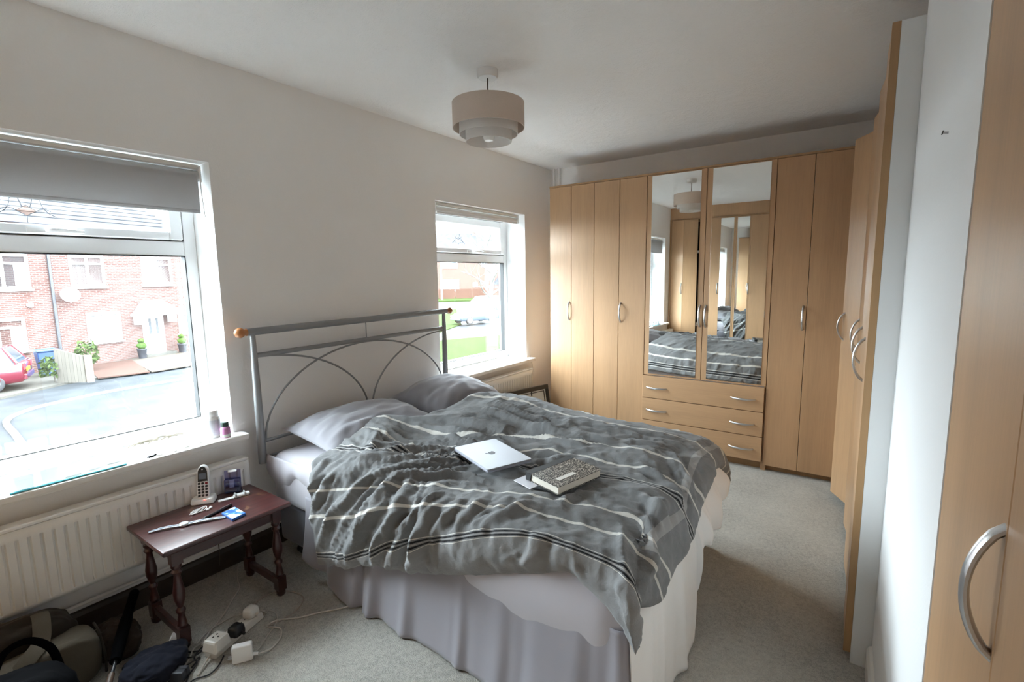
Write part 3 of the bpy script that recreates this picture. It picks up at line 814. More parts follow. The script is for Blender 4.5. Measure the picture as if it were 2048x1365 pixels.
# cream sheet spilling out at the foot
def wz(d):
    return .012 if d < .58 else min(.012 + (d - .58) * 4.5, .37 + max(0, d - .85) * .5)
skirt([(2.030, .975), (2.046, 1.1), (2.052, 1.4), (2.050, 1.60), (2.045, 1.80), (2.035, 2.02)], lambda d: .56 - .10 * math.exp(-((d - .45) / .3) ** 2), wz, .026, 30, MT['white_sheet'], 'under_sheet',
      'cream white sheet spilling from under the duvet at the foot of the bed', 'sheet', 4.2, flare=.040,
      extra=lambda d, s: (.035 * math.sin(s * PI) if d > .62 else .012 * math.sin(s * PI * 1.2)))

def pillow(name, lab, c, L, W, T, rot, seed, mat, group=None):
    n = 64; top = []; bot = []
    R = Matrix.Rotation(rot[2], 3, 'Z') @ Matrix.Rotation(rot[1], 3, 'Y') @ Matrix.Rotation(rot[0], 3, 'X')
    g = np.linspace(-1, 1, n); g = np.sign(g) * np.abs(g) ** .8
    A, B = np.meshgrid(g, g, indexing='ij')
    th = np.clip(1 - np.abs(A) ** 2.4, 0, 1) ** .55 * np.clip(1 - np.abs(B) ** 2.4, 0, 1) ** .55
    pin = 1 - .10 * (1 - np.abs(B) ** 2) * np.abs(A) ** 4; pin2 = 1 - .07 * (1 - np.abs(A) ** 2) * np.abs(B) ** 4
    X, Y = A * pin * W / 2, B * pin2 * L / 2
    rad = np.arctan2(B, A); rr = np.hypot(A, B)
    wr = .006 * np.sin(rad * 17 + 2 * np.sin(rad * 3 + seed)) * np.clip(rr - .55, 0, 1) * (th > .02)
    nz = .007 * noise3(X * 14, Y * 9, seed, 11) + .006 * noise3(X * 30, Y * 11 + X * 9, seed, 12)
    Zt = th * T * .60 + (wr + nz) * np.clip(th * 3, 0, 1); Zb = -th * T * .40
    m = M()
    f = lambda X, Y, Z: [[tuple(R @ Vector((X[i, j], Y[i, j], Z[i, j])) + Vector(c)) for j in range(n)] for i in range(n)]
    m.grid(f(X, Y, Zt)); m.grid([r[::-1] for r in f(X, Y, Zb)])
    return build(m, name, mat, smooth=True, label=lab, cat='pillow', group=group)
pillow('pillow', 'grey pillow lying under the duvet on the window-with-pots side of the bed', (.350, 1.40, .635), .70, .48, .17, (0, .10, -.05), 1.0, MT['pillow'])
pillow('pillow', 'plump grey pillow propped against the headboard on the side by the wardrobes', (.35, 2.065, .650), .62, .45, .21, (.03, .16, .04), 3.0, MT['pillow'])
# ------------------------------------------------------------------ things on the bed
lp = thing('laptop', (1.272, 1.33, .655), 'closed silver laptop with a dark fruit logo lying on the duvet', 'laptop')
ang = math.atan2(1.376 - 1.491, 1.434 - 1.153)
ex = Vector((math.cos(ang), math.sin(ang), -.01)).normalized(); ey = Vector((-math.sin(ang), math.cos(ang), .0)).normalized(); ez = ex.cross(ey)
LC = Vector((1.272, 1.33, .672))
def onlap(x, y, z): return tuple(LC + ex * x + ey * y + ez * z)
def rrect(w, h, r, n=6):
    out = []
    for cx, cy, a0 in ((w / 2 - r, h / 2 - r, 0), (-w / 2 + r, h / 2 - r, PI / 2), (-w / 2 + r, -h / 2 + r, PI), (w / 2 - r, -h / 2 + r, 1.5 * PI)):
        for i in range(n + 1):
            a = a0 + PI / 2 * i / n; out.append((cx + r * math.cos(a), cy + r * math.sin(a)))
    return out
sil = plain('silver_aluminium_lid', (.40, .41, .45, 1), .55, .3)
R_ = rrect(.304, .212, .010)
build(M().prism(R_, lambda x, y: onlap(x, y, -.008), lambda x, y: onlap(x, y, .001)), 'base', plain('laptop_base_aluminium', (.42, .43, .5, 1), .4, .6), lp, bevel=.002)
lid = build(M().prism(R_, lambda x, y: onlap(x, y, .002), lambda x, y: onlap(x, y, .0075)), 'lid', sil, lp, bevel=.0015, seg=2)
ap = []
for i in range(40):
    a = 2 * PI * i / 40; r = .0165 * (1 + .06 * math.cos(2 * a))
    x, y = r * math.cos(a) * .96, r * math.sin(a)
    y -= .0035 * math.exp(-((a - PI / 2) / .28) ** 2) ; y += .0030 * math.exp(-((a - 1.5 * PI) / .22) ** 2)
    d = math.hypot(x - .0205, y - .002)
    if d < .0095: k = .0095 / max(d, 1e-4); x, y = .0205 + (x - .0205) * k, .002 + (y - .002) * k
    ap.append((x, y))
lf = [(0.000, .0175), (.0015, .0225), (.0055, .0265), (.0095, .0275), (.0085, .0225), (.005, .0190)]
rot180 = lambda x, y: (-x, -y)
lg = M()
for poly in (ap, lf): lg.prism([rot180(*q) for q in poly], lambda x, y: onlap(x, y, .0074), lambda x, y: onlap(x, y, .0082))
build(lg, 'logo', plain('dark_mirror_logo', (.02, .02, .035, 1), .6, .0), lid, label='dark fruit-shaped logo')

nb = thing('notebook', (1.64, 1.305, .66), 'hardback notebook with a black marbled speckled cover and white label', 'notebook')
a2 = math.atan2(1.386 - 1.43, 1.748 - 1.587); ex2 = Vector((math.cos(a2), math.sin(a2), -.03)).normalized(); ey2 = Vector((-math.sin(a2), math.cos(a2), .02)).normalized(); ez2 = ex2.cross(ey2)
NC = Vector((1.641, 1.304, .676))
onb = lambda x, y, z: tuple(NC + ex2 * x + ey2 * y + ez2 * z)
def spk():
    m, t, b = nt('marbled_speckle_cover')
    n = noise(t, coords(t), 170, 3, .75)
    t.links.new(ramp(t, n, [(.47, (.012, .011, .010, 1)), (.52, (.05, .045, .04, 1)), (.57, (.55, .52, .46, 1))]), b.inputs['Base Color']); b.inputs['Roughness'].default_value = .4
    return m
W_, H_ = .172, .235
build(M().prism(rrect(W_, H_, .006), lambda x, y: onb(x, y, .013), lambda x, y: onb(x, y, .0155)), 'front_cover', spk(), nb)
build(M().prism(rrect(W_, H_, .006), lambda x, y: onb(x, y, -.0155), lambda x, y: onb(x, y, -.013)), 'back_cover', spk(), nb)
build(M().hexa([onb(-.084, -.113, -.013), onb(.082, -.113, -.013), onb(.082, .113, -.013), onb(-.084, .113, -.013)], [onb(-.084, -.113, .013), onb(.082, -.113, .013), onb(.082, .113, .013), onb(-.084, .113, .013)]), 'pages', plain('paper_block', (.70, .66, .58, 1), .8, var=.08, vscale=60, stretch=(1, 1, 25)), nb)
build(M().hexa([onb(-.088, -.1175, -.0155), onb(-.064, -.1175, -.0158), onb(-.064, .1175, -.0158), onb(-.088, .1175, -.0155)], [onb(-.088, -.1175, .0158), onb(-.058, -.1175, .0160), onb(-.058, .1175, .0160), onb(-.088, .1175, .0158)]), 'spine_tape', plain('black_spine_cloth', (.03, .03, .03, 1), .7), nb)
build(M().hexa([onb(.030, -.075, .0155), onb(.050, -.075, .0155), onb(.050, .015, .0155), onb(.030, .015, .0155)], [onb(.030, -.075, .0160), onb(.050, -.075, .0160), onb(.050, .015, .0160), onb(.030, .015, .0160)]), 'label_sticker', plain('white_label_paper', (.75, .73, .68, 1), .8), nb)
pp = M().hexa([onb(-.115, -.155, -.0195), onb(-.02, -.155, -.0195), onb(-.02, .03, -.0195), onb(-.115, .03, -.0195)], [onb(-.115, -.155, -.0165), onb(-.02, -.155, -.0165), onb(-.02, .03, -.0165), onb(-.115, .03, -.0165)])
build(pp, 'paper_sheets', plain('white_paper', (.74, .74, .80, 1), .8), label='folded white papers tucked under the speckled notebook', cat='paper')

# ------------------------------------------------------------------ framed picture leaning behind the bed
fr = thing('picture_frame', (.2, 3.25, 0), 'black framed picture leaning with its pale back towards the bed', 'picture frame')
A0, A1 = Vector((.140, 2.80, .478)), Vector((.235, 3.50, .452))
dn = Vector((.045, .02, -.45))
def fq(s, r, o=0): 
    n = (A1 - A0).cross(dn).normalized(); n = n if n.x > 0 else -n
    return tuple(A0 + (A1 - A0) * s + dn * r + n * o)
def fbar(s0, s1, r0, r1, o0, o1): return M().hexa([fq(s0, r0, o0), fq(s1, r0, o0), fq(s1, r1, o0), fq(s0, r1, o0)], [fq(s0, r0, o1), fq(s1, r0, o1), fq(s1, r1, o1), fq(s0, r1, o1)])
blk = plain('black_frame_wood', (.016, .014, .013, 1), .3)
for q in ((0, 1, 0, .085), (0, 1, .915, 1), (0, .055, .085, .915), (.945, 1, .085, .915)): build(fbar(*q, -.012, .012), 'frame_bar', blk, fr, bevel=.002)
build(fbar(.055, .945, .085, .915, -.004, .004), 'backing_board', plain('pale_backing_board', (.60, .59, .55, 1), .8), fr)
tp = M()
for q in ((.08, .92, .11, .125), (.905, .92, .125, .90), (.08, .095, .125, .90)): 
    k = fbar(*q, .004, .006); tp.add(k.v, k.f)
build(tp, 'border_line', blk, fr)
build(fbar(.66, .675, .085, .17, .006, .010), 'clip', blk, fr)

# ------------------------------------------------------------------ side table
TZ = .438
tb = thing('side_table', (.31, .61, 0), 'small dark mahogany side table with turned legs below the window', 'table')
def tabletop():
    m, t, b = nt('worn_mahogany_top')
    v = coords(t); n = noise(t, v, 7, 4, .6, 1.2); g = noise(t, coords(t, (1, .06, 1)), 60, 3)
    base_ = ramp(t, g, [(.3, (.030, .007, .007, 1)), (.7, (.075, .018, .016, 1))])
    mx = t.nodes.new('ShaderNodeMix'); mx.data_type = 'RGBA'
    t.links.new(ramp(t, n, [(.60, (0, 0, 0, 1)), (.66, (.75, .75, .75, 1)), (.72, (.2, .2, .2, 1))]), mx.inputs[0]); t.links.new(base_, mx.inputs[6]); mx.inputs[7].default_value = (.20, .10, .05, 1)
    t.links.new(mx.outputs[2], b.inputs['Base Color']); b.inputs['Roughness'].default_value = .28; b.inputs['Coat Weight'].default_value = .4; b.inputs['Coat Roughness'].default_value = .2
    return m
build(M().box(.125, .492, .358, .862, TZ - .020, TZ), 'table_top', tabletop(), tb, bevel=.006, seg=2)
for a, b, c, d in ((.165, .450, .405, .420), (.165, .450, .800, .815), (.165, .180, .42, .80), (.435, .450, .42, .80)):
    build(M().box(a, b, c, d, TZ - .075, TZ - .020), 'apron', MT['mahogany'], tb, bevel=.002)
lprof = [(.017, TZ - .08), (.019, TZ - .095), (.013, TZ - .105), (.019, TZ - .115), (.011, TZ - .130), (.015, TZ - .16), (.021, TZ - .20), (.020, TZ - .225), (.010, TZ - .262), (.017, TZ - .272), (.017, TZ - .280), (.011, TZ - .290), (.015, TZ - .320), (.018, TZ - .335), (.012, TZ - .345), (.017, .090), (.017, .088)]
for x in (.172, .442):
    for y in (.412, .808):
        dx, dy = (-.010 if x < .3 else .004), (.006 if y < .6 else .024)
        lg = M().box(x - .019, x + .019, y - .019, y + .019, TZ - .082, TZ - .020)
        lg.lathe(lprof, (x, y, 0), 18).box(x - .019, x + .019, y - .019, y + .019, .028, .092)
        lg.lathe([(.012, .030), (.020, .022), (.020, .008), (.014, 0.0)], (x, y, 0), 14)
        build(lg, 'leg', MT['mahogany'], tb, smooth='auto')
for y in (.412, .808): build(M().box(.19, .424, y - .011, y + .011, .045, .078), 'stretcher', MT['mahogany'], tb, bevel=.003)

# cordless phone in its cradle
PHX, PHY = .150, .645
ph = thing('cordless_phone', (PHX, PHY, TZ), 'white cordless phone with a black keypad standing in its charging cradle', 'phone')
wp = MT['white_plastic']
fx = Vector((.80, -.60, 0)).normalized(); sx = Vector((.60, .80, 0)).normalized()     # facing direction, sideways
def onp(a, f, z): q = Vector((PHX, PHY, TZ)) + sx * a + fx * f; return (q.x, q.y, q.z + z)
build(M().prism(rrect(.098, .078, .02), lambda a, f: onp(a, f, 0), lambda a, f: onp(a * .9, f * .88, .022)), 'cradle', wp, ph, smooth='auto', bevel=.003)
def hs(a, f, z): # handset leans back
    return onp(a, f - z * .20, .012 + z * .98)
body = [(s * .024 * k, z) for s, z, k in []]
outl = []
for i in range(9): outl.append((-.0235 - .0015 * math.sin(i / 8 * PI), .0 + i / 8 * .118))
for i in range(1, 12): a = PI - PI * i / 12; outl.append((.0235 * math.cos(a), .118 + .034 * math.sin(a)))
for i in range(9): outl.append((.0235 + .0015 * math.sin(i / 8 * PI), .118 - i / 8 * .118))
handset = build(M().prism(outl, lambda a, z: hs(a, -.013, z), lambda a, z: hs(a, .010, z)), 'handset', wp, ph, smooth='auto', bevel=.004, seg=2)
inn = [(a * .80, .112 + (z - .112) * .90) for a, z in outl if z >= .07]
inn = [(-.0185, .082)] + [q for q in inn] + [(.0185, .082)]
build(M().prism(inn, lambda a, z: hs(a, .009, z), lambda a, z: hs(a, .0112, z)), 'fascia', MT['black_plastic'], handset)
build(M().prism([(-.014, .092), (.014, .092), (.014, .118), (-.014, .118)], lambda a, z: hs(a, .011, z), lambda a, z: hs(a, .0118, z)), 'screen', plain('grey_lcd', (.10, .11, .14, 1), .15), handset)
build(M().prism([(.003 * math.cos(i), .136 + .003 * math.sin(i)) for i in np.linspace(0, 2 * PI, 12, False)], lambda a, z: hs(a, .011, z), lambda a, z: hs(a, .0118, z)), 'emblem', wp, handset)
for r in range(5):
    for c in range(3):
        z = .073 - r * .0135; a = (c - 1) * .0145
        col = MT['black_plastic']
        if r == 0 and c == 2: col = plain('red_key', (.25, .01, .02, 1), .4)
        build(M().prism(rrect(.0105, .0095, .003, 3), lambda x, y: hs(a + x, .0095, z + y), lambda x, y: hs(a + x, .0118, z + y)), 'key', col, handset)
m_, t_, b_ = nt('red_charge_light'); b_.inputs['Base Color'].default_value = (.9, .1, .1, 1); b_.inputs['Emission Color'].default_value = (1, .08, .06, 1); b_.inputs['Emission Strength'].default_value = 1.2
build(M().lathe([(.0035, 0), (.0035, .002), (.001, .003)], onp(.012, .034, .0205), 10), 'charge_light', m_, ph)

# clear blue case behind the phone
cs = thing('plastic_case', (.17, .765, TZ), 'clear blue plastic case standing open behind the cordless phone', 'case')
blu = glassmat('blue_clear_plastic', (.52, .56, .80, 1), .12)
f2 = Vector((.80, -.55, 0)).normalized(); s2 = Vector((.55, .80, 0)).normalized()
def onc(a, f, z): q = Vector((.165, .765, TZ)) + s2 * a + f2 * f; return (q.x, q.y, q.z + z)
def cb(a0, a1, f0, f1, z0, z1): return M().hexa([onc(a0, f0, z0), onc(a1, f0, z0), onc(a1, f1, z0), onc(a0, f1, z0)], [onc(a0, f0 - z1 * .1, z1), onc(a1, f0 - z1 * .1, z1), onc(a1, f1 - z1 * .1, z1), onc(a0, f1 - z1 * .1, z1)])
build(cb(-.034, .034, -.012, .014, .002, .066), 'case_body', blu, cs, bevel=.004)
build(cb(-.034, .034, -.016, -.013, .002, .102), 'case_back', blu, cs, bevel=.001)
dk = plain('dark_blue_insert', (.02, .025, .08, 1), .3)
build(cb(-.031, .031, -.008, .010, .003, .026), 'insert', dk, cs); build(cb(-.012, .006, -.004, .006, .028, .060), 'inner_label', MT['white_plastic'], cs)
build(cb(-.018, .018, -.017, -.012, .097, .103), 'catch', MT['white_plastic'], cs)
# white adaptor strip
st_ = thing('white_connector', (.228, .742, TZ), 'white strip-shaped connector with two small clips beside the clear case', 'connector')
d3 = Vector((.03, .127, 0)).normalized(); n3 = Vector((d3.y, -d3.x, 0))
def ons(a, f, z): q = Vector((.228, .742, TZ)) + d3 * a + n3 * f; return (q.x, q.y, q.z + z)
def sb(a0, a1, f0, f1, z0, z1): return M().hexa([ons(a0, f0, z0), ons(a1, f0, z0), ons(a1, f1, z0), ons(a0, f1, z0)], [ons(a0, f0, z1), ons(a1, f0, z1), ons(a1, f1, z1), ons(a0, f1, z1)])
build(sb(-.066, -.004, -.011, .011, .0, .005), 'flat_tongue', MT['white_plastic'], st_, bevel=.001)
build(sb(-.004, .062, -.013, .013, .0, .012), 'body', MT['white_plastic'], st_, bevel=.003)
for a in (.0, .038): build(sb(a, a + .007, -.016, .016, .0, .019), 'clip', plain('grey_clip', (.45, .46, .47, 1), .4), st_, bevel=.002)
# pen, card, watch, earphones
def oncap(P0, P1, r): return smoothpath([P0, P1], 2)
pen = thing('pen', (.32, .625, TZ), 'black ballpoint pen lying between the phone and the blue pack', 'pen')
pa, pb = Vector((.338, .556, TZ + .0055)), Vector((.304, .692, TZ + .0055)); dp = (pb - pa)
build(M().tube([tuple(pa + dp * .12), tuple(pa + dp)], .0052, 12), 'barrel', MT['black_plastic'], pen, smooth='auto')
build(M().tube([tuple(pa), tuple(pa + dp * .06), tuple(pa + dp * .12)], [.0012, .003, .0048], 12), 'tip', MT['black_plastic'], pen, smooth='auto')
build(M().tube([tuple(pa + dp * .62 + Vector((0, 0, .0065))), tuple(pa + dp * .97 + Vector((0, 0, .0065)))], .0014, 6), 'clip', MT['alu'], pen)
def packm():
    m, t, b = nt('printed_blue_pack')
    n = noise(t, coords(t, (1, 1, 1)), 42, 2, .4)
    t.links.new(ramp(t, n, [(.42, (.03, .12, .45, 1)), (.50, (.08, .28, .62, 1)), (.56, (.55, .70, .82, 1)), (.66, (.75, .78, .80, 1)), (.74, (.75, .35, .12, 1))]), b.inputs['Base Color']); b.inputs['Roughness'].default_value = .3
    return m
K = [(.357, .625), (.343, .687), (.445, .684), (.456, .623)]
pk = thing('blue_pack', (.40, .655, TZ), 'small flat blue and white printed pack at the edge of the table', 'packet')
build(M().hexa([(x, y, TZ) for x, y in K], [(x, y, TZ + .010) for x, y in K]), 'carton', plain('blue_carton', (.03, .12, .42, 1), .35), pk, bevel=.0015)
cx, cy = .400, .655
build(M().hexa([(cx + (x - cx) * .93, cy + (y - cy) * .93, TZ + .0100) for x, y in K], [(cx + (x - cx) * .93, cy + (y - cy) * .93, TZ + .0106) for x, y in K]), 'printed_face', packm(), pk)
wt = thing('wristwatch', (.322, .495, TZ), 'wristwatch with a pale striped strap laid flat on the side table', 'watch')
stp = plain('pale_grey_strap', (.62, .66, .72, 1), .6); stripe = plain('dark_strap_stripe', (.16, .19, .24, 1), .7)
wa, wm, wb = Vector((.272, .388, TZ + .003)), Vector((.322, .495, TZ + .005)), Vector((.398, .622, TZ + .003))
def strap(p0, p1, nm, bow_=.004):
    d = (p1 - p0); s = Vector((d.y, -d.x, 0)).normalized()
    for off, wd, zo, mt_ in ((0, .0095, 0, stp), (0, .0032, .0013, stripe)):
        rings = []
        for i in range(9):
            f = i / 8; q = p0 + d * f + Vector((0, 0, bow_ * math.sin(f * PI) + zo)); k = wd * (.72 + .28 * f if nm == 'strap_tail' else 1 - .2 * f)
            rings.append([tuple(q + s * k), tuple(q - s * k), tuple(q - s * k + Vector((0, 0, .0016))), tuple(q + s * k + Vector((0, 0, .0016)))])
        build(M().loft(rings), nm if not zo else 'strap_stripe', mt_, wt)
strap(wa, wm - (wm - wa).normalized() * .016, 'strap_tail'); strap(wm + (wb - wm).normalized() * .016, wb, 'strap')
build(M().lathe([(.014, TZ + .001), (.0185, TZ + .003), (.0185, TZ + .008), (.016, TZ + .0105), (.001, TZ + .0105)], (wm.x, wm.y, 0), 24), 'watch_case', MT['alu'], wt, smooth='auto')
build(M().lathe([(.015, TZ + .0100), (.015, TZ + .0110), (.0005, TZ + .0112)], (wm.x, wm.y, 0), 24), 'dial', plain('pale_dial', (.5, .53, .56, 1), .15), wt, smooth='auto')
ep = thing('earphones', (.23, .585, TZ), 'coiled white earphones in front of the phone cradle', 'earphones')
pts = [(.245, .545, TZ + .004)]
for i in range(26):
    a = i * .62; pts.append((.238 + .016 * math.cos(a) + .003 * math.sin(3 * a), .585 + .034 * math.sin(a * .9), TZ + .004 + .0012 * (i % 5)))
build(M().tube(smoothpath(pts, 3), .0022, 6), 'wire', MT['white_plastic'], ep, smooth='auto')
for x, y in ((.252, .628), (.262, .612)): build(M().lathe([(.001, TZ), (.006, TZ + .001), (.007, TZ + .006), (.004, TZ + .010), (.001, TZ + .011)], (x, y, 0), 12), 'earbud', MT['white_plastic'], ep, smooth='auto')
# ------------------------------------------------------------------ things on the window sill
tub = thing('supplement_tub', (-.015, .775, SILL), 'white screw-top supplement tub on the sill by the window jamb', 'tub')
build(M().lathe([(.001, SILL), (.036, SILL), (.039, SILL + .005), (.039, SILL + .098), (.034, SILL + .106), (.030, SILL + .108)], (-.015, .775, 0), 30), 'body', MT['white_plastic'], tub, smooth='auto')
build(M().lathe([(.033, SILL + .106), (.034, SILL + .108), (.034, SILL + .130), (.031, SILL + .134), (.001, SILL + .134)], (-.015, .775, 0), 30), 'screw_cap', MT['white_plastic'], tub, smooth='auto')
build(M().lathe([(.0393, SILL + .014), (.0395, SILL + .015), (.0395, SILL + .088), (.0393, SILL + .089)], (-.015, .775, 0), 30), 'paper_label', plain('grey_white_label', (.66, .68, .74, 1), .5, var=.1, vscale=40), tub, smooth='auto')
vb = thing('vitamin_bottle', (.045, .808, SILL), 'small pink bottle with a dark green cap on the sill', 'bottle')
build(M().lathe([(.001, SILL), (.021, SILL), (.0225, SILL + .004), (.0225, SILL + .046), (.018, SILL + .053), (.015, SILL + .055)], (.045, .808, 0), 22), 'body', plain('pink_label', (.55, .24, .45, 1), .4), vb, smooth='auto')
build(M().lathe([(.016, SILL + .054), (.017, SILL + .056), (.017, SILL + .073), (.015, SILL + .076), (.001, SILL + .076)], (.045, .808, 0), 22), 'cap', plain('dark_green_cap', (.01, .035, .025, 1), .4), vb, smooth='auto')
build(M().lathe([(.0227, SILL + .004), (.0229, SILL + .005), (.0229, SILL + .017), (.0227, SILL + .018)], (.045, .808, 0), 22), 'label_foot', plain('pale_green_print', (.62, .68, .62, 1), .5), vb, smooth='auto')
potm = translucent('white_translucent_plastic', (.88, .89, .90, 1), .30)
P0 = None
first = None
for i, (x, y) in enumerate(((.030, .094), (.016, .167), (.0, .239), (-.014, .310), (-.030, .380))):
    if first is None:
        first = thing('plastic_pot', (x, y, SILL), 'white lidded pot at the end of the row next to the red trinket', 'pot', 'white pots in a row on the sill')
        z = SILL
        rings = [[(x + a * k, y + b * k, z + h) for a, b in rrect(.060, .060, .008, 3)] for k, h in ((.90, 0), (.93, .003), (1.0, .044))]
        build(M().loft(rings), 'body', potm, first, smooth='auto')
        ri = [[(x + a * k, y + b * k, z + h) for a, b in rrect(.060, .060, .008, 3)] for k, h in ((1.04, .044), (1.04, .054), (.98, .057))]
        build(M().loft(ri), 'lid', potm, first, smooth='auto')
    else:
        o = first.copy(); C.objects.link(o); o.location = (x, y, SILL); o.rotation_euler.z = rng.uniform(-.12, .12); o['label'] = ('', 'white lidded pot second in the row from the red trinket', 'white lidded pot in the middle of the row on the sill', 'white lidded pot second in the row from the scattered shells', 'white lidded pot at the end of the row next to the scattered shells')[i]
        for ch in first.children:
            c2 = ch.copy(); C.objects.link(c2); c2.parent = o
build(M().tube([(.070, .052, SILL + .004), (.072, .40, SILL + .004)], (.004, .0055), 10, flat=(0, 0, 1)), 'plastic_stick', plain('cyan_plastic', (.10, .50, .62, 1), .3), label='thin cyan plastic stick lying in front of the pots', cat='stick', smooth='auto')
rb = thing('trinket', (.045, .022, SILL), 'small rounded grey and red trinket at the end of the pots', 'trinket')
build(M().lathe([(.001, SILL), (.010, SILL), (.014, SILL + .006), (.013, SILL + .012), (.001, SILL + .014)], (.045, .022, 0), 16), 'base', plain('grey_trinket', (.4, .42, .45, 1), .3), rb, smooth='auto')
build(M().lathe([(.009, SILL + .012), (.008, SILL + .018), (.001, SILL + .021)], (.045, .022, 0), 16), 'red_top', plain('red_trinket', (.6, .03, .03, 1), .3), rb, smooth='auto')
# loose shells and paper scraps
lab = 'flat white shell among the scatter on the sill between pots and tub'
sh0 = None
spots = [(-.10, .46), (-.06, .50), (-.03, .54), (.005, .50), (.02, .56), (-.09, .56), (-.045, .60), (.0, .62), (.035, .63), (-.08, .65), (-.02, .68), (.03, .69), (-.12, .52), (.045, .58), (-.13, .61), (.05, .52)]
for i, (x, y) in enumerate(spots):
    if sh0 is None:
        m = M(); r = .021
        prof_ = [(k, h) for k, h in ((1.0, 0), (.96, .0035), (.75, .0065), (.4, .008), (.02, .0085))]
        m.loft([[(x + r * k * math.cos(a) * (1 + .06 * math.cos(11 * a)), y + r * k * .8 * math.sin(a) * (1 + .06 * math.cos(11 * a)), SILL + h) for a in np.linspace(0, 2 * PI, 33, False)] for k, h in prof_])
        sh0 = build(m, 'seashell', plain('pale_shell', (.78, .76, .72, 1), .45, var=.12, vscale=60), label=lab, cat='shell', group='shells scattered on the sill', smooth='auto')
    else:
        o = sh0.copy(); C.objects.link(o); s = rng.uniform(.65, 1.35); o.location = (x, y, SILL + .0); o.scale = (s, s, 1); o.rotation_euler.z = rng.uniform(0, 6)
twg = M()
for i in range(7):
    a = rng.uniform(-.5, .5); y0 = .47 + i * .028; x0 = -.165 + rng.uniform(-.01, .012)
    twg.tube(smoothpath([(x0, y0, SILL + .004), (x0 + .01 * a, y0 + .03, SILL + .012 + .006 * rng.random()), (x0 + .02 * a, y0 + .07, SILL + .006)]), .0028, 6)
build(twg, 'dried_twigs', plain('dried_twig', (.22, .19, .15, 1), .9), label='bundle of dried twigs against the window frame', cat='twigs', smooth='auto')
key = thing('bird_ornament', (.068, .490, SILL), 'tiny dark bird-shaped ornament at the front edge of the sill', 'ornament')
build(M().tube(smoothpath([(.068, .472, SILL + .004), (.068, .485, SILL + .007), (.068, .498, SILL + .007), (.066, .512, SILL + .013)]), [.002] * 4 + [.006] * 8 + [.005] * 5 + [.002] * 2, 8), 'body', MT['black_plastic'], key, smooth='auto')

# ------------------------------------------------------------------ sockets, cables and chargers on the carpet
ext = thing('extension_lead', (.55, .555, 0), 'white extension socket strip full of plugs on the carpet', 'extension lead')
ea, eb = Vector((.585, .440, 0)), Vector((.505, .675, 0)); ed = (eb - ea).normalized(); en = Vector((ed.y, -ed.x, 0))
def one(a, f, z): q = ea + ed * a + en * f; return (q.x, q.y, z)
def eb_(a0, a1, f0, f1, z0, z1, k=1.0): 
    am, fm = (a0 + a1) / 2, (f0 + f1) / 2
    g = lambda a, f: (am + (a - am) * k, fm + (f - fm) * k)
    return M().hexa([one(*q, z0) for q in ((a0, f0), (a1, f0), (a1, f1), (a0, f1))], [one(*g(*q), z1) for q in ((a0, f0), (a1, f0), (a1, f1), (a0, f1))])
off_w = plain('aged_white_plastic', (.66, .64, .60, 1), .4)
build(eb_(0, .245, -.028, .028, 0.002, .034, .94), 'socket_strip', off_w, ext, bevel=.004, seg=2)
for k in range(3):
    for (da, df) in ((0, .012), (-.008, -.006), (.008, -.006)):
        build(eb_(.115 + .035 * k + da - .003, .115 + .035 * k + da + .003, df - .0016, df + .0016, .0335, .0348), 'socket_slot', MT['black_plastic'], ext)
def plug(name, lab, a, f, z, mat, kind=0):
    t = thing(name, one(a, f, z), lab, 'plug')
    q = rrect(.052, .050, .012, 4)
    build(M().loft([[one(a + x * k, f + y * k, z + h) for x, y in q] for k, h in ((1, 0), (1, .012), (.92, .028), (.6, .036), (.05, .037))]), 'plug_body', mat, t, smooth='auto')
    build(M().tube([one(a, f + .026, z + .008), one(a, f + .040, z + .008)], .006, 8), 'cable_grip', mat, t, smooth='auto')
    for da, df in ((0, .011), (-.011, -.011), (.011, -.011)):
        build(M().box(0, .001, 0, .001, 0, .001).map(lambda x, y, z_: one(a + da + (x - .0005) * 5, f + df + (y - .0005) * 3, z - .012 + z_ * 13)), 'pin', MT['alu'], t)
plug('plug', 'white three-pin plug at the end of the extension strip nearest the table stretcher', .205, .0, .038, off_w)
plug('plug', 'black three-pin plug in the middle of the extension strip', .100, .030, .038, MT['black_plastic'])
wpl = thing('plug_adaptor', one(.022, .015, .035), 'chunky white adaptor plug at the cable end of the extension strip', 'plug')
build(eb_(-.018, .060, -.018, .052, .036, .082, .82), 'adaptor_body', off_w, wpl, bevel=.008, seg=2)
for da, df in ((0, .010), (-.009, -.006), (.009, -.006)): build(eb_(.022 + da - .003, .022 + da + .003, .017 + df - .002, .017 + df + .002, .0815, .0835), 'socket_slot', MT['black_plastic'], wpl)
ch = thing('laptop_charger', (.705, .505, 0), 'square white laptop charger block lying on the carpet', 'charger')
cd_ = Vector((.55, .83, 0)).normalized(); cn = Vector((cd_.y, -cd_.x, 0))
def onch(a, f, z): q = Vector((.700, .508, 0)) + cd_ * a + cn * f; return (q.x, q.y, z)
build(M().hexa([onch(-.035, -.014, .0), onch(.035, -.014, .0), onch(.035, .014, .0), onch(-.035, .014, .0)], [onch(-.035, -.014, .068), onch(.035, -.014, .068), onch(.035, .014, .068), onch(-.035, .014, .068)]), 'charger_block', plain('glossy_white_plastic', (.88, .88, .88, 1), .2), ch, bevel=.006, seg=3)
build(M().tube([onch(.034, 0, .018), onch(.052, 0, .014)], .006, 10), 'cable_grip', MT['white_plastic'], ch, smooth='auto')
for a in (-.006, .006): build(M().box(0, .001, 0, .001, 0, .001).map(lambda x, y, z: onch(-.035 - x * 14, a + (y - .0005) * 2, .022 + z * 6)), 'pin', MT['alu'], ch)
wm_ = plain('off_white_cable', (.55, .52, .47, 1), .5)
bk = MT['black_plastic']
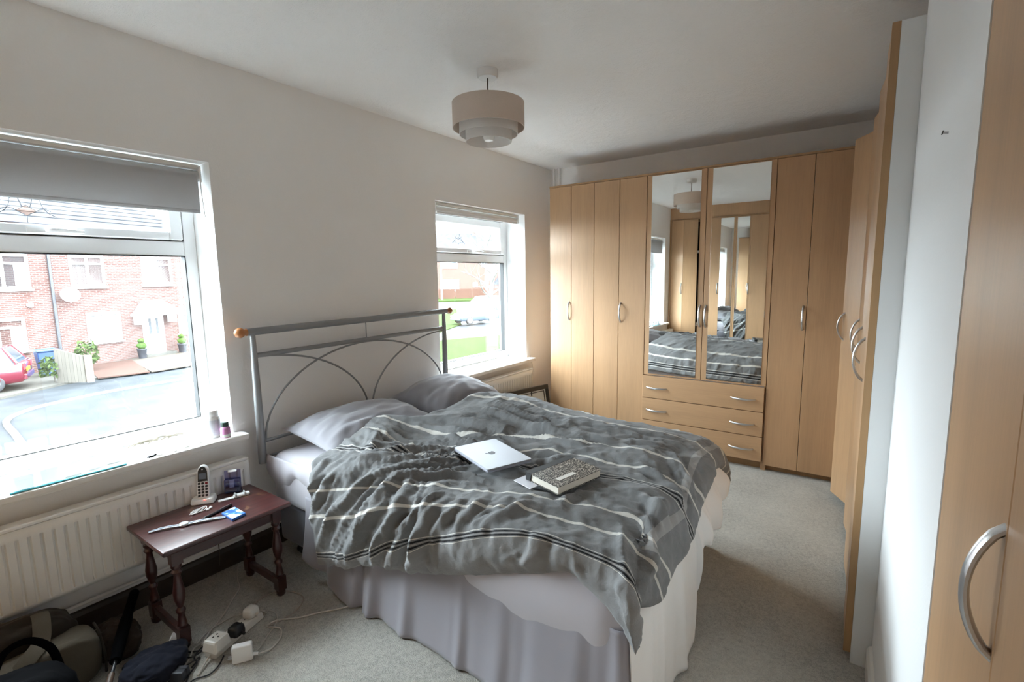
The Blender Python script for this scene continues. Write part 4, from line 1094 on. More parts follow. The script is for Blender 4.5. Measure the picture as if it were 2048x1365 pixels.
def cable(lab, pts, r, mat, nm='cable'):
    build(M().tube(smoothpath(pts, 8), r, 7), nm, mat, smooth='auto', label=lab, cat='cable')
z = .005
cable('white charger cable looping from the charger block to under the bed', [(.729, .552, .012), (.735, .60, z), (.705, .655, z), (.655, .68, z), (.60, .655, z), (.60, .70, z), (.66, .76, z), (.70, .82, z), (.745, .88, z), (.79, .945, z)], .0034, wm_)
cable('white cable running from the extension strip under the side table', [(.640, .375, z), (.59, .435, .012), (.535, .52, .02), (.48, .60, .012), (.455, .655, z), (.475, .69, z), (.515, .70, z)], .0036, wm_)
cable('white cable winding along the carpet behind the table legs', [(.49, .45, z), (.44, .50, z), (.38, .58, z), (.30, .66, z), (.24, .72, z), (.16, .75, z), (.06, .80, z)], .0032, wm_)
cable('thin pale cable curling round the far table leg', [(.50, .50, z), (.47, .60, z), (.42, .68, z), (.40, .74, z), (.41, .80, z), (.47, .845, z), (.55, .85, z), (.60, .80, z), (.615, .73, z), (.60, .66, z)], .0024, plain('pinkish_cable', (.42, .36, .31, 1), .6))
cable('thin pale cable in a wide loop beside the extension strip', [(.47, .44, z), (.43, .50, z), (.42, .60, z), (.46, .66, z), (.52, .72, z), (.60, .70, z), (.66, .62, z), (.70, .56, z), (.70, .50, z)], .0024, wm_)
cable('black cable trailing from the black plug over the carpet', [(.565, .56, .05), (.545, .57, .03), (.515, .53, z), (.50, .46, z), (.53, .41, z), (.575, .40, z), (.61, .36, z), (.66, .32, z), (.72, .24, z)], .003, bk)
cable('black cable crossing in front of the white adaptor plug', [(.62, .475, z), (.655, .44, z), (.67, .40, z), (.65, .355, z), (.68, .32, z), (.74, .33, z), (.80, .30, z)], .0028, bk)
cable('tangled black lead lying behind the white adaptor plug', [(.45, .40, z), (.49, .41, z), (.52, .44, z), (.535, .40, .012), (.50, .38, z), (.52, .345, z), (.56, .36, .010), (.55, .42, z), (.58, .38, z)], .0027, bk)
cable('pale lead from the black mains adaptor towards the table leg', [(.575, .352, .015), (.545, .375, z), (.51, .405, z), (.48, .43, z), (.475, .47, z)], .003, wm_)
cable('brown phone lead hanging from the table to the skirting', [(.10, .648, TZ + .006), (.098, .66, TZ - .04), (.10, .68, .33), (.10, .70, .25), (.07, .72, .15), (.03, .73, .04)], .002, plain('brown_cable', (.10, .07, .05, 1), .6))
ba = thing('mains_adaptor', (.590, .338, 0), 'small black mains adaptor block on the carpet beside the dark cloth', 'adaptor')
da_ = Vector((.8, .6, 0)); na_ = Vector((.6, -.8, 0))
def onba(a, f, z): q = Vector((.592, .335, 0)) + da_ * a + na_ * f; return (q.x, q.y, z)
build(M().hexa([onba(-.028, -.022, 0), onba(.028, -.022, 0), onba(.028, .022, 0), onba(-.028, .022, 0)], [onba(-.026, -.020, .036), onba(.026, -.020, .036), onba(.026, .020, .036), onba(-.026, .020, .036)]), 'adaptor_body', plain('matt_black_plastic', (.02, .022, .03, 1), .5), ba, bevel=.004, seg=2)
build(M().hexa([onba(-.0285, -.003, 0), onba(.0285, -.003, 0), onba(.0285, .0, 0), onba(-.0285, .0, 0)], [onba(-.0268, -.003, .0368), onba(.0268, -.003, .0368), onba(.0268, .0, .0368), onba(-.0268, .0, .0368)]), 'seam', MT['black_plastic'], ba)
wc = thing('white_plug', (.40, .40, 0), 'white plug poking out beside the near table leg', 'plug')
build(M().tube([(.385, .385, .035), (.405, .415, .020)], [(.018, .022), (.020, .024)], 14), 'plug_body', MT['white_plastic'], wc, smooth='auto', bevel=.003)
build(M().tube([(.405, .415, .020), (.42, .44, .010)], .006, 8), 'cable_grip', MT['white_plastic'], wc, smooth='auto')

# ------------------------------------------------------------------ bags on the floor
kh = fabric('khaki_canvas', (.085, .072, .054, 1), .95, 600, .4, .12, .05); khd = fabric('dark_khaki_canvas', (.028, .022, .017, 1), .95, 600, .4, .12, .05)
bkf = fabric('black_nylon', (.0016, .0016, .0022, 1), .85, 700, .2, .1, 0, .04); nvy = fabric('navy_cloth', (.012, .014, .024, 1), .95, 600, .4, .15, .05)
def lump(m, c, r, sq=2.6, n=40, amp=.06, seed=1, flat=True):
    G = []
    for i in range(n + 1):
        ph_ = -PI / 2 + PI * i / n; row = []
        for j in range(n * 2 + 1):
            th = 2 * PI * j / (n * 2)
            e = lambda q: math.copysign(abs(q) ** (2 / sq), q)
            x, y, z_ = e(math.cos(ph_)) * e(math.cos(th)), e(math.cos(ph_)) * e(math.sin(th)), e(math.sin(ph_))
            row.append((x, y, z_))
        G.append(row)
    G = np.array(G); nz = 1 + amp * noise3(G[..., 0] * 2.2, G[..., 1] * 2.2, G[..., 2] * 2.2, seed) + amp * .5 * noise3(G[..., 0] * 6, G[..., 1] * 6, G[..., 2] * 6, seed + 1)
    Q = np.stack([c[0] + G[..., 0] * r[0] * nz, c[1] + G[..., 1] * r[1] * nz, np.maximum(c[2] + G[..., 2] * r[2] * nz, .002)], -1)
    return m.grid([[tuple(q) for q in row] for row in Q])
bag = thing('messenger_bag', (.26, .06, 0), 'khaki canvas messenger bag slumped against the radiator', 'bag')
build(lump(M(), (.205, -.095, .132), (.082, .245, .135), 4.0, seed=3, amp=.05), 'bag_body', khd, bag, smooth=True)
build(lump(M(), (.300, -.055, .094), (.072, .245, .098), 5.0, seed=4, amp=.035), 'front_pocket', kh, bag, smooth=True)
build(M().tube(smoothpath([(.215, .060, .268), (.265, .055, .262), (.310, .040, .215), (.350, .005, .200), (.372, -.05, .165), (.378, -.12, .12)], 6), (.003, .024), 8, flat=(.55, .1, 1)), 'shoulder_strap', kh, bag, smooth='auto')
build(M().tube(smoothpath([(.36, .188, .02), (.362, .19, .09), (.33, .187, .165), (.29, .185, .185)], 6), .004, 8), 'piping', khd, bag, smooth='auto')
jk = lump(M(), (.235, .250, .05), (.10, .085, .065), 2.3, amp=.22, seed=8)
build(jk, 'crumpled_jacket', fabric('brown_jacket_cloth', (.040, .028, .022, 1), .95, 500, .4, .2, .05), label='crumpled brown jacket on the floor beside the khaki bag', cat='jacket', smooth=True)
hb2 = thing('holdall', (.58, -.12, 0), 'black holdall with a looped carry handle in front of the khaki bag', 'bag')
build(lump(M(), (.575, -.115, .135), (.125, .185, .15), 2.8, amp=.04, seed=5), 'holdall_body', bkf, hb2, smooth=True)
build(M().tube(smoothpath([(.47, -.10, .24), (.445, -.065, .30), (.455, -.01, .315), (.475, .035, .27), (.49, .05, .19)], 6), (.004, .011), 8, flat=(1, 0, 0)), 'carry_handle', bkf, hb2, smooth='auto')
build(lump(M(), (.500, .300, .036), (.085, .105, .045), 2.3, amp=.14, seed=12), 'folded_cloth', nvy, label='dark navy cloth heaped on the carpet by the mains adaptor', cat='cloth', smooth=True)
um = thing('umbrella', (.30, .32, 0), 'folded black umbrella lying between the bag and the table leg', 'umbrella')
build(M().tube(smoothpath([(.12, .365, .150), (.22, .31, .130), (.33, .25, .105), (.43, .20, .085)], 5), [.007] + [.017] * 6 + [.021] * 6 + [.018] * 3, 12), 'canopy', bkf, um, smooth='auto')
build(M().tube([(.43, .200, .085), (.475, .175, .074)], .006, 10), 'shaft', MT['black_plastic'], um, smooth='auto')
build(M().tube([(.475, .175, .074), (.51, .155, .066)], .010, 10), 'grip', plain('brown_grip', (.10, .06, .04, 1), .5), um, smooth='auto')
# ------------------------------------------------------------------ the street outside (we are upstairs)
GZ = -2.23
asph = plain('damp_asphalt', spec=.03, c=(.028, .030, .033, 1), rough=.55, var=.2, vscale=1.2, bs=.3, bscale=60, bdist=.01)
pave = plain('concrete_paving', spec=.03, c=(.060, .056, .050, 1), rough=.8, var=.15, vscale=3)
grass = plain('mown_grass', spec=.03, c=(.022, .036, .010, 1), rough=.95, var=.3, vscale=6, bs=.8, bscale=80, bdist=.03)
def flat(name, poly, z, mat, th=.05):
    build(M().prism(poly, lambda x, y: (x, y, z - th), lambda x, y: (x, y, z)), name, mat, kind='structure')
flat('road', [(-130, -60), (30, -60), (30, 130), (-130, 130)], GZ - .08, asph, .2)
flat('pavement', [(-19.7, 2.2), (-21.4, 4.9), (-21.9, 9.9), (-23.5, 16), (-28, 16), (-30, 2), (-28, -6), (-21, -6)], GZ, pave, .12)
kerb = [(-18.4, 9.5), (-18.4, 5.76), (-17.8, 3.66), (-17.2, 2.88), (-16.25, 2.43), (-14.45, 2.29), (-12.35, 2.17), (-6, 2.0)]
kp = smoothpath([(x, y, GZ - .06) for x, y in kerb], 6)
build(M().tube(kp, (.05, .08), 6, flat=(0, 0, 1)), 'kerb', plain('pale_kerb_stone', spec=.03, c=(.11, .105, .095, 1), rough=.8), kind='structure')
# house across the road: s runs along its front
HP, HD = Vector((-26.26, 9.45, 0)), Vector((-.25, .968, 0)).normalized(); HN = Vector((HD.y, -HD.x, 0))
def hp(s, d, z): q = HP + HD * s + HN * d; return (q.x, q.y, z)
def hbx(m, s0, s1, d0, d1, z0, z1): return m.hexa([hp(s0, d0, z0), hp(s1, d0, z0), hp(s1, d1, z0), hp(s0, d1, z0)], [hp(s0, d0, z1), hp(s1, d0, z1), hp(s1, d1, z1), hp(s0, d1, z1)])
def brick(name, c1, c2, mortar, sc):
    m, t, b = nt(name)
    n = t.nodes.new('ShaderNodeTexBrick')
    tc = t.nodes.new('ShaderNodeTexCoord'); sp = t.nodes.new('ShaderNodeSeparateXYZ'); cb_ = t.nodes.new('ShaderNodeCombineXYZ')
    t.links.new(tc.outputs['Object'], sp.inputs[0]); t.links.new(sp.outputs[1], cb_.inputs[0]); t.links.new(sp.outputs[2], cb_.inputs[1]); t.links.new(cb_.outputs[0], n.inputs['Vector'])
    n.inputs['Color1'].default_value = c1; n.inputs['Color2'].default_value = c2; n.inputs['Mortar'].default_value = mortar
    n.inputs['Scale'].default_value = sc; n.inputs['Mortar Size'].default_value = .012; n.inputs['Brick Width'].default_value = .24; n.inputs['Row Height'].default_value = .075
    t.links.new(n.outputs[0], b.inputs['Base Color']); b.inputs['Roughness'].default_value = .9; b.inputs['Specular IOR Level'].default_value = .03
    return m
bwall = brick('red_facing_brick', (.062, .031, .027, 1), (.088, .048, .042, 1), (.115, .095, .088, 1), 1.0)
uw = plain('bright_white_upvc', (.80, .81, .82, 1), .4); dgl = plain('dark_window_glass', (.03, .033, .04, 1), .4); cur = plain('net_curtain', spec=.03, c=(.36, .365, .37, 1), rough=.8)
roofm = plain('grey_concrete_tiles', spec=.03, c=(.040, .040, .044, 1), rough=.85, var=.2, vscale=2)
ho = thing('house', hp(-3, -4, GZ), 'red brick house with white windows across the road', 'house')
build(hbx(M(), -14, 1.95, -8, 0, GZ - .1, 3.95), 'wall', bwall, ho)
rf = M(); 
E0 = [hp(-14.3, .35, 3.92), hp(2.3, .35, 3.92), hp(2.3, -8.35, 3.92), hp(-14.3, -8.35, 3.92)]; rg = [hp(-10, -4, 7.2), hp(-2.1, -4, 7.2)]
rf.add(E0 + rg, [(0, 1, 5, 4), (1, 2, 5), (2, 3, 4, 5), (3, 0, 4), (3, 2, 1, 0)])
ro = build(rf, 'roof', roofm, ho)
cs_ = M()
for k in range(1, 16):                     # tile courses, proud of the slope
    f = k / 16; a = Vector(E0[0]).lerp(Vector(rg[0]), f); b = Vector(E0[1]).lerp(Vector(rg[1]), f)
    cs_.tube([tuple(a + Vector((0, 0, .01))), tuple(b + Vector((0, 0, .01)))], .035, 4)
build(cs_, 'tile_courses', roofm, ro)
build(M().tube([hp(-14.3, .42, 3.86), hp(2.35, .42, 3.86)], .06, 8), 'gutter', plain('grey_gutter', (.10, .10, .12, 1), .5), ho)
def hwin(s0, s1, z0, z1, filled=True, bars=1, parent=ho):
    f = M(); w_ = .10
    hbx(f, s0, s0 + w_, -.02, .05, z0, z1); hbx(f, s1 - w_, s1, -.02, .05, z0, z1); hbx(f, s0, s1, -.02, .05, z0, z0 + w_); hbx(f, s0, s1, -.02, .05, z1 - w_, z1)
    for k in range(1, bars + 1):
        s = s0 + (s1 - s0) * k / (bars + 1); hbx(f, s - .05, s + .05, -.02, .05, z0, z1)
    hbx(f, s0, s1, -.02, .05, z0 + (z1 - z0) * .70, z0 + (z1 - z0) * .76); hbx(f, s0 - .06, s1 + .06, -.02, .12, z0 - .09, z0)
    wi = build(f, 'window', uw, parent)
    build(hbx(M(), s0 + .05, s1 - .05, -.03, .0, z0 + .05, z1 - .05), 'pane', cur if filled else dgl, wi)
    if not filled: build(hbx(M(), s1 - (s1 - s0) * .28, s1 - .08, -.0, .01, z0 + .08, z1 - .4), 'curtain', cur, wi)
hwin(-3.23, -1.89, 1.25, 2.62); hwin(-.26, 1.20, 1.28, 2.62); hwin(-2.83, -1.45, -1.25, .06); hwin(1.30, 1.90, -1.28, .08, bars=0)
hwin(-6.3, -4.62, 1.22, 2.60, False); hwin(-6.7, -4.98, -1.25, .06, False)
dr = build(hbx(M(), -.50, .50, 0, .06, GZ + .12, -.24), 'front_door', uw, ho)
for s in (-.17, .17): build(hbx(M(), s - .06, s + .06, .05, .07, -1.15, -.38), 'door_glass', dgl, dr)
build(hbx(M(), -.75, .75, 0, .5, GZ, GZ + .12), 'doorstep', pave, ho)
can = M()
can.add([hp(-.95, .02, -.12), hp(1.0, .02, -.12), hp(1.0, .95, -.12), hp(-.95, .95, -.12), hp(-.45, .02, .52), hp(.5, .02, .52), hp(.40, .35, .50), hp(-.35, .35, .50)], [(0, 3, 2, 1), (4, 5, 6, 7), (0, 1, 5, 4), (1, 2, 6, 5), (2, 3, 7, 6), (3, 0, 4, 7)])
co = build(can, 'porch_canopy', plain('pale_slate_canopy', spec=.03, c=(.10, .105, .115, 1), rough=.7), ho)
build(hbx(M(), -.98, 1.03, .0, 1.0, -.20, -.11), 'canopy_fascia', uw, co)
for s in (-.80, .82): build(hbx(M(), s - .07, s + .07, 0, .5, -.62, -.20), 'canopy_bracket', uw, co)
build(M().tube([hp(-3.95, .09, 3.8), hp(-3.95, .09, -1.9)], .06, 8), 'downpipe', plain('black_downpipe', (.025, .025, .03, 1), .5), ho)
build(M().lathe([(.10, 0), (.10, .10), (.02, .12)], hp(-4.75, .0, .55), 12, tuple(HN)), 'wall_light', plain('grey_lamp', (.3, .3, .32, 1), .4), ho)
sd = thing('satellite_dish', hp(-3.45, .2, .85), 'white satellite dish on the brick wall beside the downpipe', 'satellite dish')
dc = Vector(hp(-3.45, .25, .89)); dax = (HN + Vector((0, 0, .35)) - HD * .3).normalized()
build(M().lathe([(.005, 0), (.12, .015), (.24, .06), (.33, .12), (.335, .115), (.24, .05), (.005, -.01)], tuple(dc), 24, tuple(dax)), 'dish', plain('white_dish', (.75, .75, .76, 1), .5), sd, smooth='auto')
build(M().tube([tuple(dc - HN * .25 - Vector((0, 0, .1))), tuple(dc)], .025, 8), 'mount', MT['alu'], sd); build(M().tube([tuple(dc - Vector((0, 0, .3))), tuple(dc + dax * .35)], .015, 6), 'feed_arm', MT['alu'], sd)
def potted(s, lab):
    c = Vector(hp(s, .55, GZ)); t = thing('topiary_pot', c, lab, 'potted plant')
    build(M().lathe([(.15, 0), (.20, .42), (.22, .44), (.22, .48), (.18, .48), (.17, .40)], tuple(c), 14), 'pot', plain('black_planter', (.02, .02, .025, 1), .4), t, smooth='auto')
    for zz, r in ((.62, .19), (.86, .14)):
        m = M(); lump(m, (0, 0, 5), (r, r, r * .85), 2.0, 14, .15, int(zz * 10))
        m.map(lambda x, y, z: (c.x + x, c.y + y, GZ + zz + z - 5)); build(m, 'foliage_ball', plain('box_foliage', spec=.03, c=(.035, .06, .015, 1), rough=.95, var=.4, vscale=20), t, smooth=True)
potted(-.98, 'two-ball topiary in a black pot on the downpipe side of the white front door'); potted(1.0, 'two-ball topiary in a black pot on the far side of the white front door')
flat('patio_brick', [(-21.3, 5.78), (-21.0, 7.39), (-25.6, 8.2), (-25.4, 6.4)], GZ + .02, plain('red_block_paving', spec=.03, c=(.055, .032, .026, 1), rough=.85, var=.15, vscale=8), .04)
flat('driveway', [(-21.0, 7.45), (-21.6, 11.2), (-26.8, 12), (-26.0, 8.2)], GZ + .015, plain('buff_block_paving', spec=.03, c=(.062, .052, .044, 1), rough=.85, var=.1, vscale=8), .04)
bn = thing('wheelie_bin', (-23.8, 4.87, GZ), 'blue wheelie bin standing against the brick house', 'bin')
bl = plain('blue_bin_plastic', (.014, .035, .10, 1), .45)
bx0 = M().hexa([(-24.02, 4.66, GZ + .06), (-23.58, 4.66, GZ + .06), (-23.58, 5.12, GZ + .06), (-24.02, 5.12, GZ + .06)], [(-24.1, 4.58, GZ + .98), (-23.5, 4.58, GZ + .98), (-23.5, 5.2, GZ + .98), (-24.1, 5.2, GZ + .98)])
build(bx0, 'bin_body', bl, bn, bevel=.03); build(M().box(-24.14, -23.44, 4.54, 5.24, GZ + .98, GZ + 1.07), 'bin_lid', bl, bn, bevel=.03)
for y in (4.66, 5.1): build(M().tube([(-24.02, y, GZ + .1), (-24.02, y + .05, GZ + .1)], .1, 14), 'wheel', MT['black_plastic'], bn)
fe = thing('garden_fence', (-21.0, 5.1, GZ), 'short weathered board fence beside the red patio', 'fence')
wf = wood('weathered_fence_board', (.06, .052, .042, 1), 'z', .9, .3, 0)
fa, fb2 = Vector((-21.55, 4.72, 0)), Vector((-20.72, 5.33, 0))
for k in range(8):
    a = fa.lerp(fb2, k / 8); b = fa.lerp(fb2, (k + .93) / 8); nn = Vector((.03, -.06, 0)); h = 1.28 - .30 * (k / 8)
    build(M().hexa([(a.x, a.y, GZ), (b.x, b.y, GZ), (b.x + nn.x, b.y + nn.y, GZ), (a.x + nn.x, a.y + nn.y, GZ)], [(a.x, a.y, GZ + h), (b.x, b.y, GZ + h - .03), (b.x + nn.x, b.y + nn.y, GZ + h - .03), (a.x + nn.x, a.y + nn.y, GZ + h)]), 'board', wf, fe)
build(M().box(-20.78, -20.58, 5.30, 5.50, GZ, GZ + 1.0), 'post', plain('pale_timber', (.14, .11, .08, 1), .85), fe)
def bush(c, r, lab, name='shrub', col=(.045, .065, .022, 1)):
    m = M(); n = 260
    for i in range(n):
        a, b = rng.uniform(0, 2 * PI), rng.uniform(-.6, 1.0); rr = rng.uniform(.6, 1)
        p = Vector((c[0] + r[0] * rr * math.cos(a) * math.sqrt(max(0, 1 - b * b * .8)), c[1] + r[1] * rr * math.sin(a) * math.sqrt(max(0, 1 - b * b * .8)), c[2] + r[2] * (1 + b * rr)))
        u_ = Vector(rng.normal(size=3)).normalized() * .09; v_ = u_.orthogonal().normalized() * .05
        m.add([tuple(p - u_), tuple(p + v_), tuple(p + u_), tuple(p - v_)], [(0, 1, 2, 3)])
    t = thing(name, (c[0], c[1], c[2]), lab, 'shrub')
    build(m, 'foliage', plain('shrub_leaf', spec=.03, c=col, rough=.8, var=.3, vscale=8), t, kind='stuff')
    build(M().tube([(c[0], c[1], c[2]), (c[0], c[1], c[2] + r[2])], .03, 6), 'stem', wf, t)
bush((-21.8, 4.65, GZ), (.45, .4, .5), 'green shrub between the blue bin and the board fence'); bush((-23.6, 6.1, GZ), (.5, .4, .65), 'pale green shrub behind the board fence')

# cars: length along its own x axis, nose at +x
def car(name, lab, c, head, col, Ln=4.2, Wd=1.75, Ht=1.5, estate=True):
    t = thing(name, (c[0], c[1], GZ), lab, 'car')
    ca, sa = math.cos(head), math.sin(head)
    def T(x, y, z): return (c[0] + x * ca - y * sa, c[1] + x * sa + y * ca, GZ + z)
    paint = plain('car_paint', col, .25, .2, coat=.8); gl = plain('car_glass', (.04, .05, .06, 1), .05)
    L2 = Ln / 2
    st_x = [(-L2, .42, .85, .86), (-L2 + .05, .30, .95, .95), (-L2 + .6, .25, .98, 1.0), (-.3, .25, .97, 1.0), (L2 - 1.2, .25, .93, 1.0), (L2 - .45, .26, .80, .96), (L2 - .06, .30, .66, .84), (L2, .40, .55, .74)]
    rings = []
    for x, z0, z1, w_ in st_x:
        hw = Wd / 2 * w_
        rings.append([T(x, -hw * .92, z0), T(x, -hw, z0 + .15), T(x, -hw, z1 - .12), T(x, -hw * .93, z1), T(x, hw * .93, z1), T(x, hw, z1 - .12), T(x, hw, z0 + .15), T(x, hw * .92, z0)])
    build(M().loft(rings), 'body', paint, t, smooth='auto', bevel=.02)
    cab = [(-L2 + .12, .95, .97, .80), (-L2 + .45, .95, Ht - .04, .68), (-.6, .95, Ht, .68), (.35, .95, Ht - .05, .68), (L2 - 1.15, .92, .95, .80)] if estate else [(-L2 + .35, .95, .97, .80), (-L2 + .9, .95, Ht - .06, .68), (-.2, .95, Ht, .68), (.4, .95, Ht - .05, .68), (L2 - 1.0, .9, .93, .80)]
    rings = [[T(x, -Wd / 2 * .92, z0), T(x, -Wd / 2 * k, z1), T(x, Wd / 2 * k, z1), T(x, Wd / 2 * .92, z0)] for x, z0, z1, k in cab]
    cb_ = build(M().loft(rings), 'cabin', gl, t, smooth='auto')
    r2 = [[T(x, -Wd / 2 * k, z1 - .01), T(x, -Wd / 2 * k * .9, z1 + .02), T(x, Wd / 2 * k * .9, z1 + .02), T(x, Wd / 2 * k, z1 - .01)] for x, z0, z1, k in cab[1:4]]
    build(M().loft(r2), 'roof', paint, t, smooth='auto')
    pl = M()
    for s in (-1, 1):
        for (x0, z0), (x1, z1) in (((cab[0][0] + .02, .95), (cab[1][0], cab[1][2])), ((cab[4][0], .93), (cab[3][0], cab[3][2])), ((-.25, .95), (-.25, Ht - .02))):
            pl.tube([T(x0, s * Wd / 2 * .92, z0), T(x1, s * Wd / 2 * .685, z1)], .05, 6)
    build(pl, 'pillars', paint, t)
    for x in (-L2 + .8, L2 - .8):
        for s in (-1, 1):
            ax = Vector((-sa * s, ca * s, 0))
            wh = build(M().lathe([(.20, -.20), (.31, -.20), (.32, -.10), (.32, 0), (.28, .012), (.20, .0)], T(x, s * Wd / 2 * .99, .32), 20, tuple(ax)), 'tyre', MT['black_plastic'], t, smooth='auto')
            build(M().lathe([(.20, -.02), (.20, .005), (.06, .012), (.01, .012)], T(x, s * Wd / 2 * .99, .32), 20, tuple(ax)), 'wheel_rim', MT['alu'], wh, smooth='auto')
    bx_ = lambda x0, x1, y0, y1, z0, z1: M().hexa([T(x0, y0, z0), T(x1, y0, z0), T(x1, y1, z0), T(x0, y1, z0)], [T(x0, y0, z1), T(x1, y0, z1), T(x1, y1, z1), T(x0, y1, z1)])
    build(bx_(-L2 - .03, -L2 + .05, -.26, .26, .60, .72), 'number_plate', plain('yellow_plate', (.35, .22, .01, 1), .4), t)
    build(bx_(-L2 - .06, -L2 + .1, -Wd / 2 * .84, Wd / 2 * .84, .36, .54), 'bumper', paint, t, bevel=.02)
    build(bx_(L2 - .1, L2 + .05, -Wd / 2 * .75, Wd / 2 * .75, .34, .50), 'bumper', paint, t, bevel=.02)
    for s in (-1, 1):
        build(bx_(-L2 - .02, -L2 + .12, s * Wd / 2 * .70 - .12, s * Wd / 2 * .70 + .12, .70, .92), 'tail_light', plain('red_lens', (.35, .02, .02, 1), .2), t)
        build(bx_(L2 - .28, L2 - .01, s * Wd / 2 * .62 - .14, s * Wd / 2 * .62 + .14, .56, .68), 'headlight', plain('clear_lens', (.7, .72, .75, 1), .1), t)
        build(bx_(.55, .72, s * Wd / 2 * 1.08 - .09, s * Wd / 2 * 1.08 + .09, .93, 1.08), 'door_mirror', paint, t, bevel=.02)
    return t
car('parked_car', 'dark red estate car parked beside the blue wheelie bin', (-22.30, 1.95, 0), math.radians(-108), (.075, .006, .014, 1))
flat('lawn', [(-17.6, 20.9), (-15.6, 26.2), (-6, 18), (-6, 9), (-11, 10)], GZ - .02, grass, .1)
flat('footpath', [(-20.6, 24.1), (-18.0, 29.6), (-15.65, 26.1), (-17.65, 20.95)], GZ - .04, pave, .08)
flat('verge', [(-21.5, 23.5), (-20.7, 24.1), (-23.2, 29.2), (-36, 43), (-38.5, 39)], GZ - .02, grass, .1)
flat('far_verge', [(-70, 38), (-42, 62), (-52, 72), (-84, 50)], GZ + .1, grass, .2)
car('parked_car', 'silver blue hatchback parked on the path outside the far window', (-22.6, 30.2, 0), math.radians(-104), (.065, .085, .11, 1), 3.8, 1.7, 1.5)
car('parked_car', 'white car parked beyond the silver blue hatchback', (-28.5, 38.5, 0), math.radians(-115), (.75, .75, .76, 1), 4.4, 1.85, 1.75)
# houses at the end of the road
FP = Vector((-57, 70, 0)); FD = Vector((.77, .64, 0)).normalized(); FNv = Vector((FD.y, -FD.x, 0))
def fp(s, d, z): q = FP + FD * s + FNv * d; return (q.x, q.y, z)
def fbx(m, s0, s1, d0, d1, z0, z1): return m.hexa([fp(s0, d0, z0), fp(s1, d0, z0), fp(s1, d1, z0), fp(s0, d1, z0)], [fp(s0, d0, z1), fp(s1, d0, z1), fp(s1, d1, z1), fp(s0, d1, z1)])
fh = thing('house', fp(0, 0, GZ), 'red brick house behind a wall at the end of the road', 'house')
build(fbx(M(), -11, 6, -8, 0, GZ, 5.6), 'wall', brick('pale_red_brick', (.075, .038, .030, 1), (.09, .048, .040, 1), (.10, .08, .07, 1), 1.0), fh)
E1 = [fp(-11.5, .4, 5.5), fp(6.5, .4, 5.5), fp(6.5, -8.4, 5.5), fp(-11.5, -8.4, 5.5)]; r1 = [fp(-11.5, -4, 9.6), fp(6.5, -4, 9.6)]
build(M().add(E1 + r1, [(0, 1, 5, 4), (1, 2, 5), (2, 3, 4, 5), (3, 0, 4), (3, 2, 1, 0)]), 'roof', roofm, fh)
build(fbx(M(), 1.0, 2.2, -5, -3.5, 8.5, 11.2), 'chimney', bwall, fh)
for s0, s1, z0, z1 in ((-9.5, -7.6, 3.0, 4.6), (-4.6, -1.8, 3.0, 4.8), (2.6, 3.6, 3.2, 4.5), (-8.6, -7.0, GZ + .3, .9), (-5.0, -1.6, GZ + 1.1, 1.0), (1.0, 1.8, GZ + 1.8, .4)):
    f = fbx(M(), s0, s1, 0, .08, z0, z1); wi = build(f, 'window', uw, fh)
    for k in range(2):
        a = s0 + (s1 - s0) * (.10 + .48 * k); build(fbx(M(), a, a + (s1 - s0) * .34, .08, .1, z0 + .2, z1 - .25), 'pane', plain('sky_glass', (.08, .10, .12, 1), .3), wi)
gp = M().add([fp(4.5, 3.0, -.0), fp(9.5, 3.0, .0), fp(7.0, 3.0, 3.0), fp(4.5, -.2, .0), fp(9.5, -.2, .0), fp(7.0, -.2, 3.0)], [(0, 1, 2), (3, 5, 4), (0, 2, 5, 3), (1, 4, 5, 2), (0, 3, 4, 1)])
build(gp, 'porch_gable', roofm, fh); build(fbx(M(), 4.8, 9.2, -.2, 2.8, GZ, .0), 'porch_wall', bwall, fh)
fw_ = thing('boundary_wall', fp(0, 9, GZ), 'long low brown boundary fence in front of the far house', 'fence')
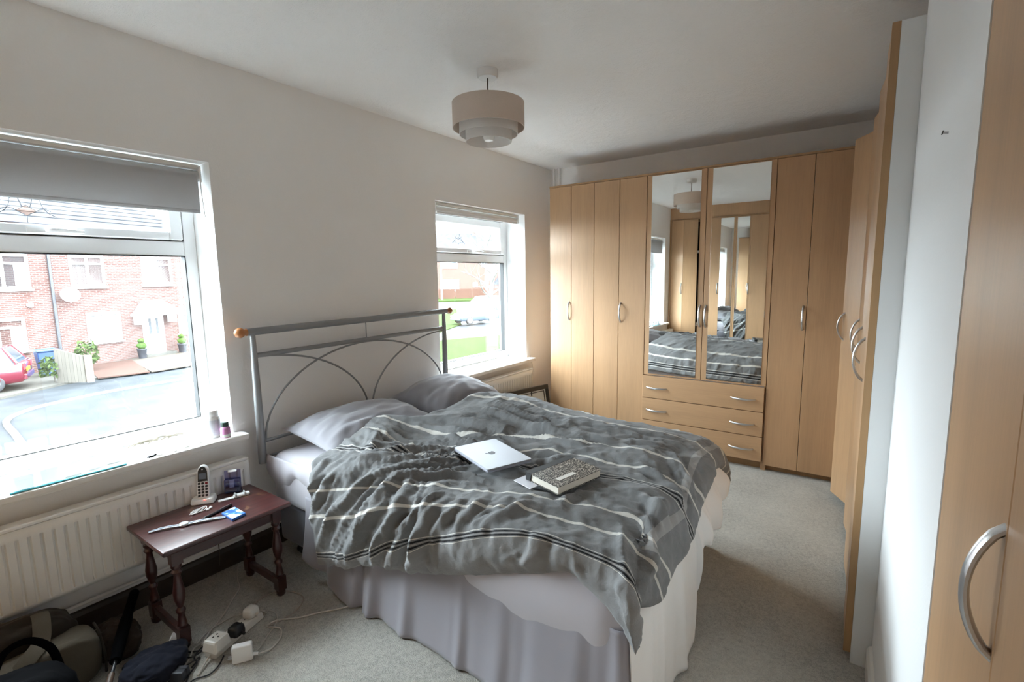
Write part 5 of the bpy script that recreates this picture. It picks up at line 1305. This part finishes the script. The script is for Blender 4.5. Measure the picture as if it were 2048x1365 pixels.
for k in range(12): build(fbx(M(), -16 + k * 2.8, -16 + k * 2.8 + 2.7, 8.9, 9.0, GZ, GZ + 1.7), 'panel', plain('brown_fence', spec=.03, c=(.06, .034, .026, 1), rough=.9, var=.15), fw_)
lpst = thing('street_lamp', fp(-4, 14, GZ), 'pale street lamp post in front of the boundary fence', 'street lamp')
c = Vector(fp(-4.0, 13, GZ)); build(M().tube([tuple(c), tuple(c + Vector((0, 0, 3))), tuple(c + Vector((0, 0, 6.5)))], [.14, .10, .07], 10), 'post', plain('galvanised_post', (.6, .6, .6, 1), .5), lpst, smooth='auto')
build(M().tube([tuple(c + Vector((0, 0, 6.5))), tuple(c + Vector((.9, -.9, 6.8)))], .1, 8), 'lantern', MT['alu'], lpst)
# bare tree on the lawn
tr = thing('bare_tree', (-13.6, 20.7, GZ), 'bare pale-barked tree on the lawn outside the far window', 'tree')
bark = plain('pale_bark', spec=.03, c=(.12, .115, .105, 1), rough=.9, var=.3, vscale=6)
build(M().tube(smoothpath([(-13.6, 20.7, GZ - .1), (-13.55, 20.75, GZ + 1), (-13.65, 20.65, GZ + 2.4), (-13.5, 20.8, GZ + 4.2), (-13.6, 20.7, GZ + 6.5)]), [.26 - .011 * i for i in range(25)], 12), 'trunk', bark, tr, smooth='auto')
for i in range(16):
    h = 1.9 + i * .28; a = i * 2.4; L_ = 1.9 - .05 * i
    p0 = Vector((-13.6, 20.72, GZ + h)); p1 = p0 + Vector((math.cos(a) * L_ * .5, math.sin(a) * L_ * .5, .55)); p2 = p0 + Vector((math.cos(a + .2) * L_, math.sin(a + .2) * L_, 1.1 + .2 * math.sin(i)))
    m = M().tube(smoothpath([tuple(p0), tuple(p1), tuple(p2)], 5), [.06 - .005 * k for k in range(11)], 6)
    for k in range(6):
        q = p1.lerp(p2, k / 6); d = Vector(rng.normal(size=3)); d.z = abs(d.z); d = d.normalized() * .7
        m.tube([tuple(q), tuple(q + d * .6), tuple(q + d + Vector((0, 0, .1)))], [.014, .010, .004], 4)
    build(m, 'branch', bark, tr)
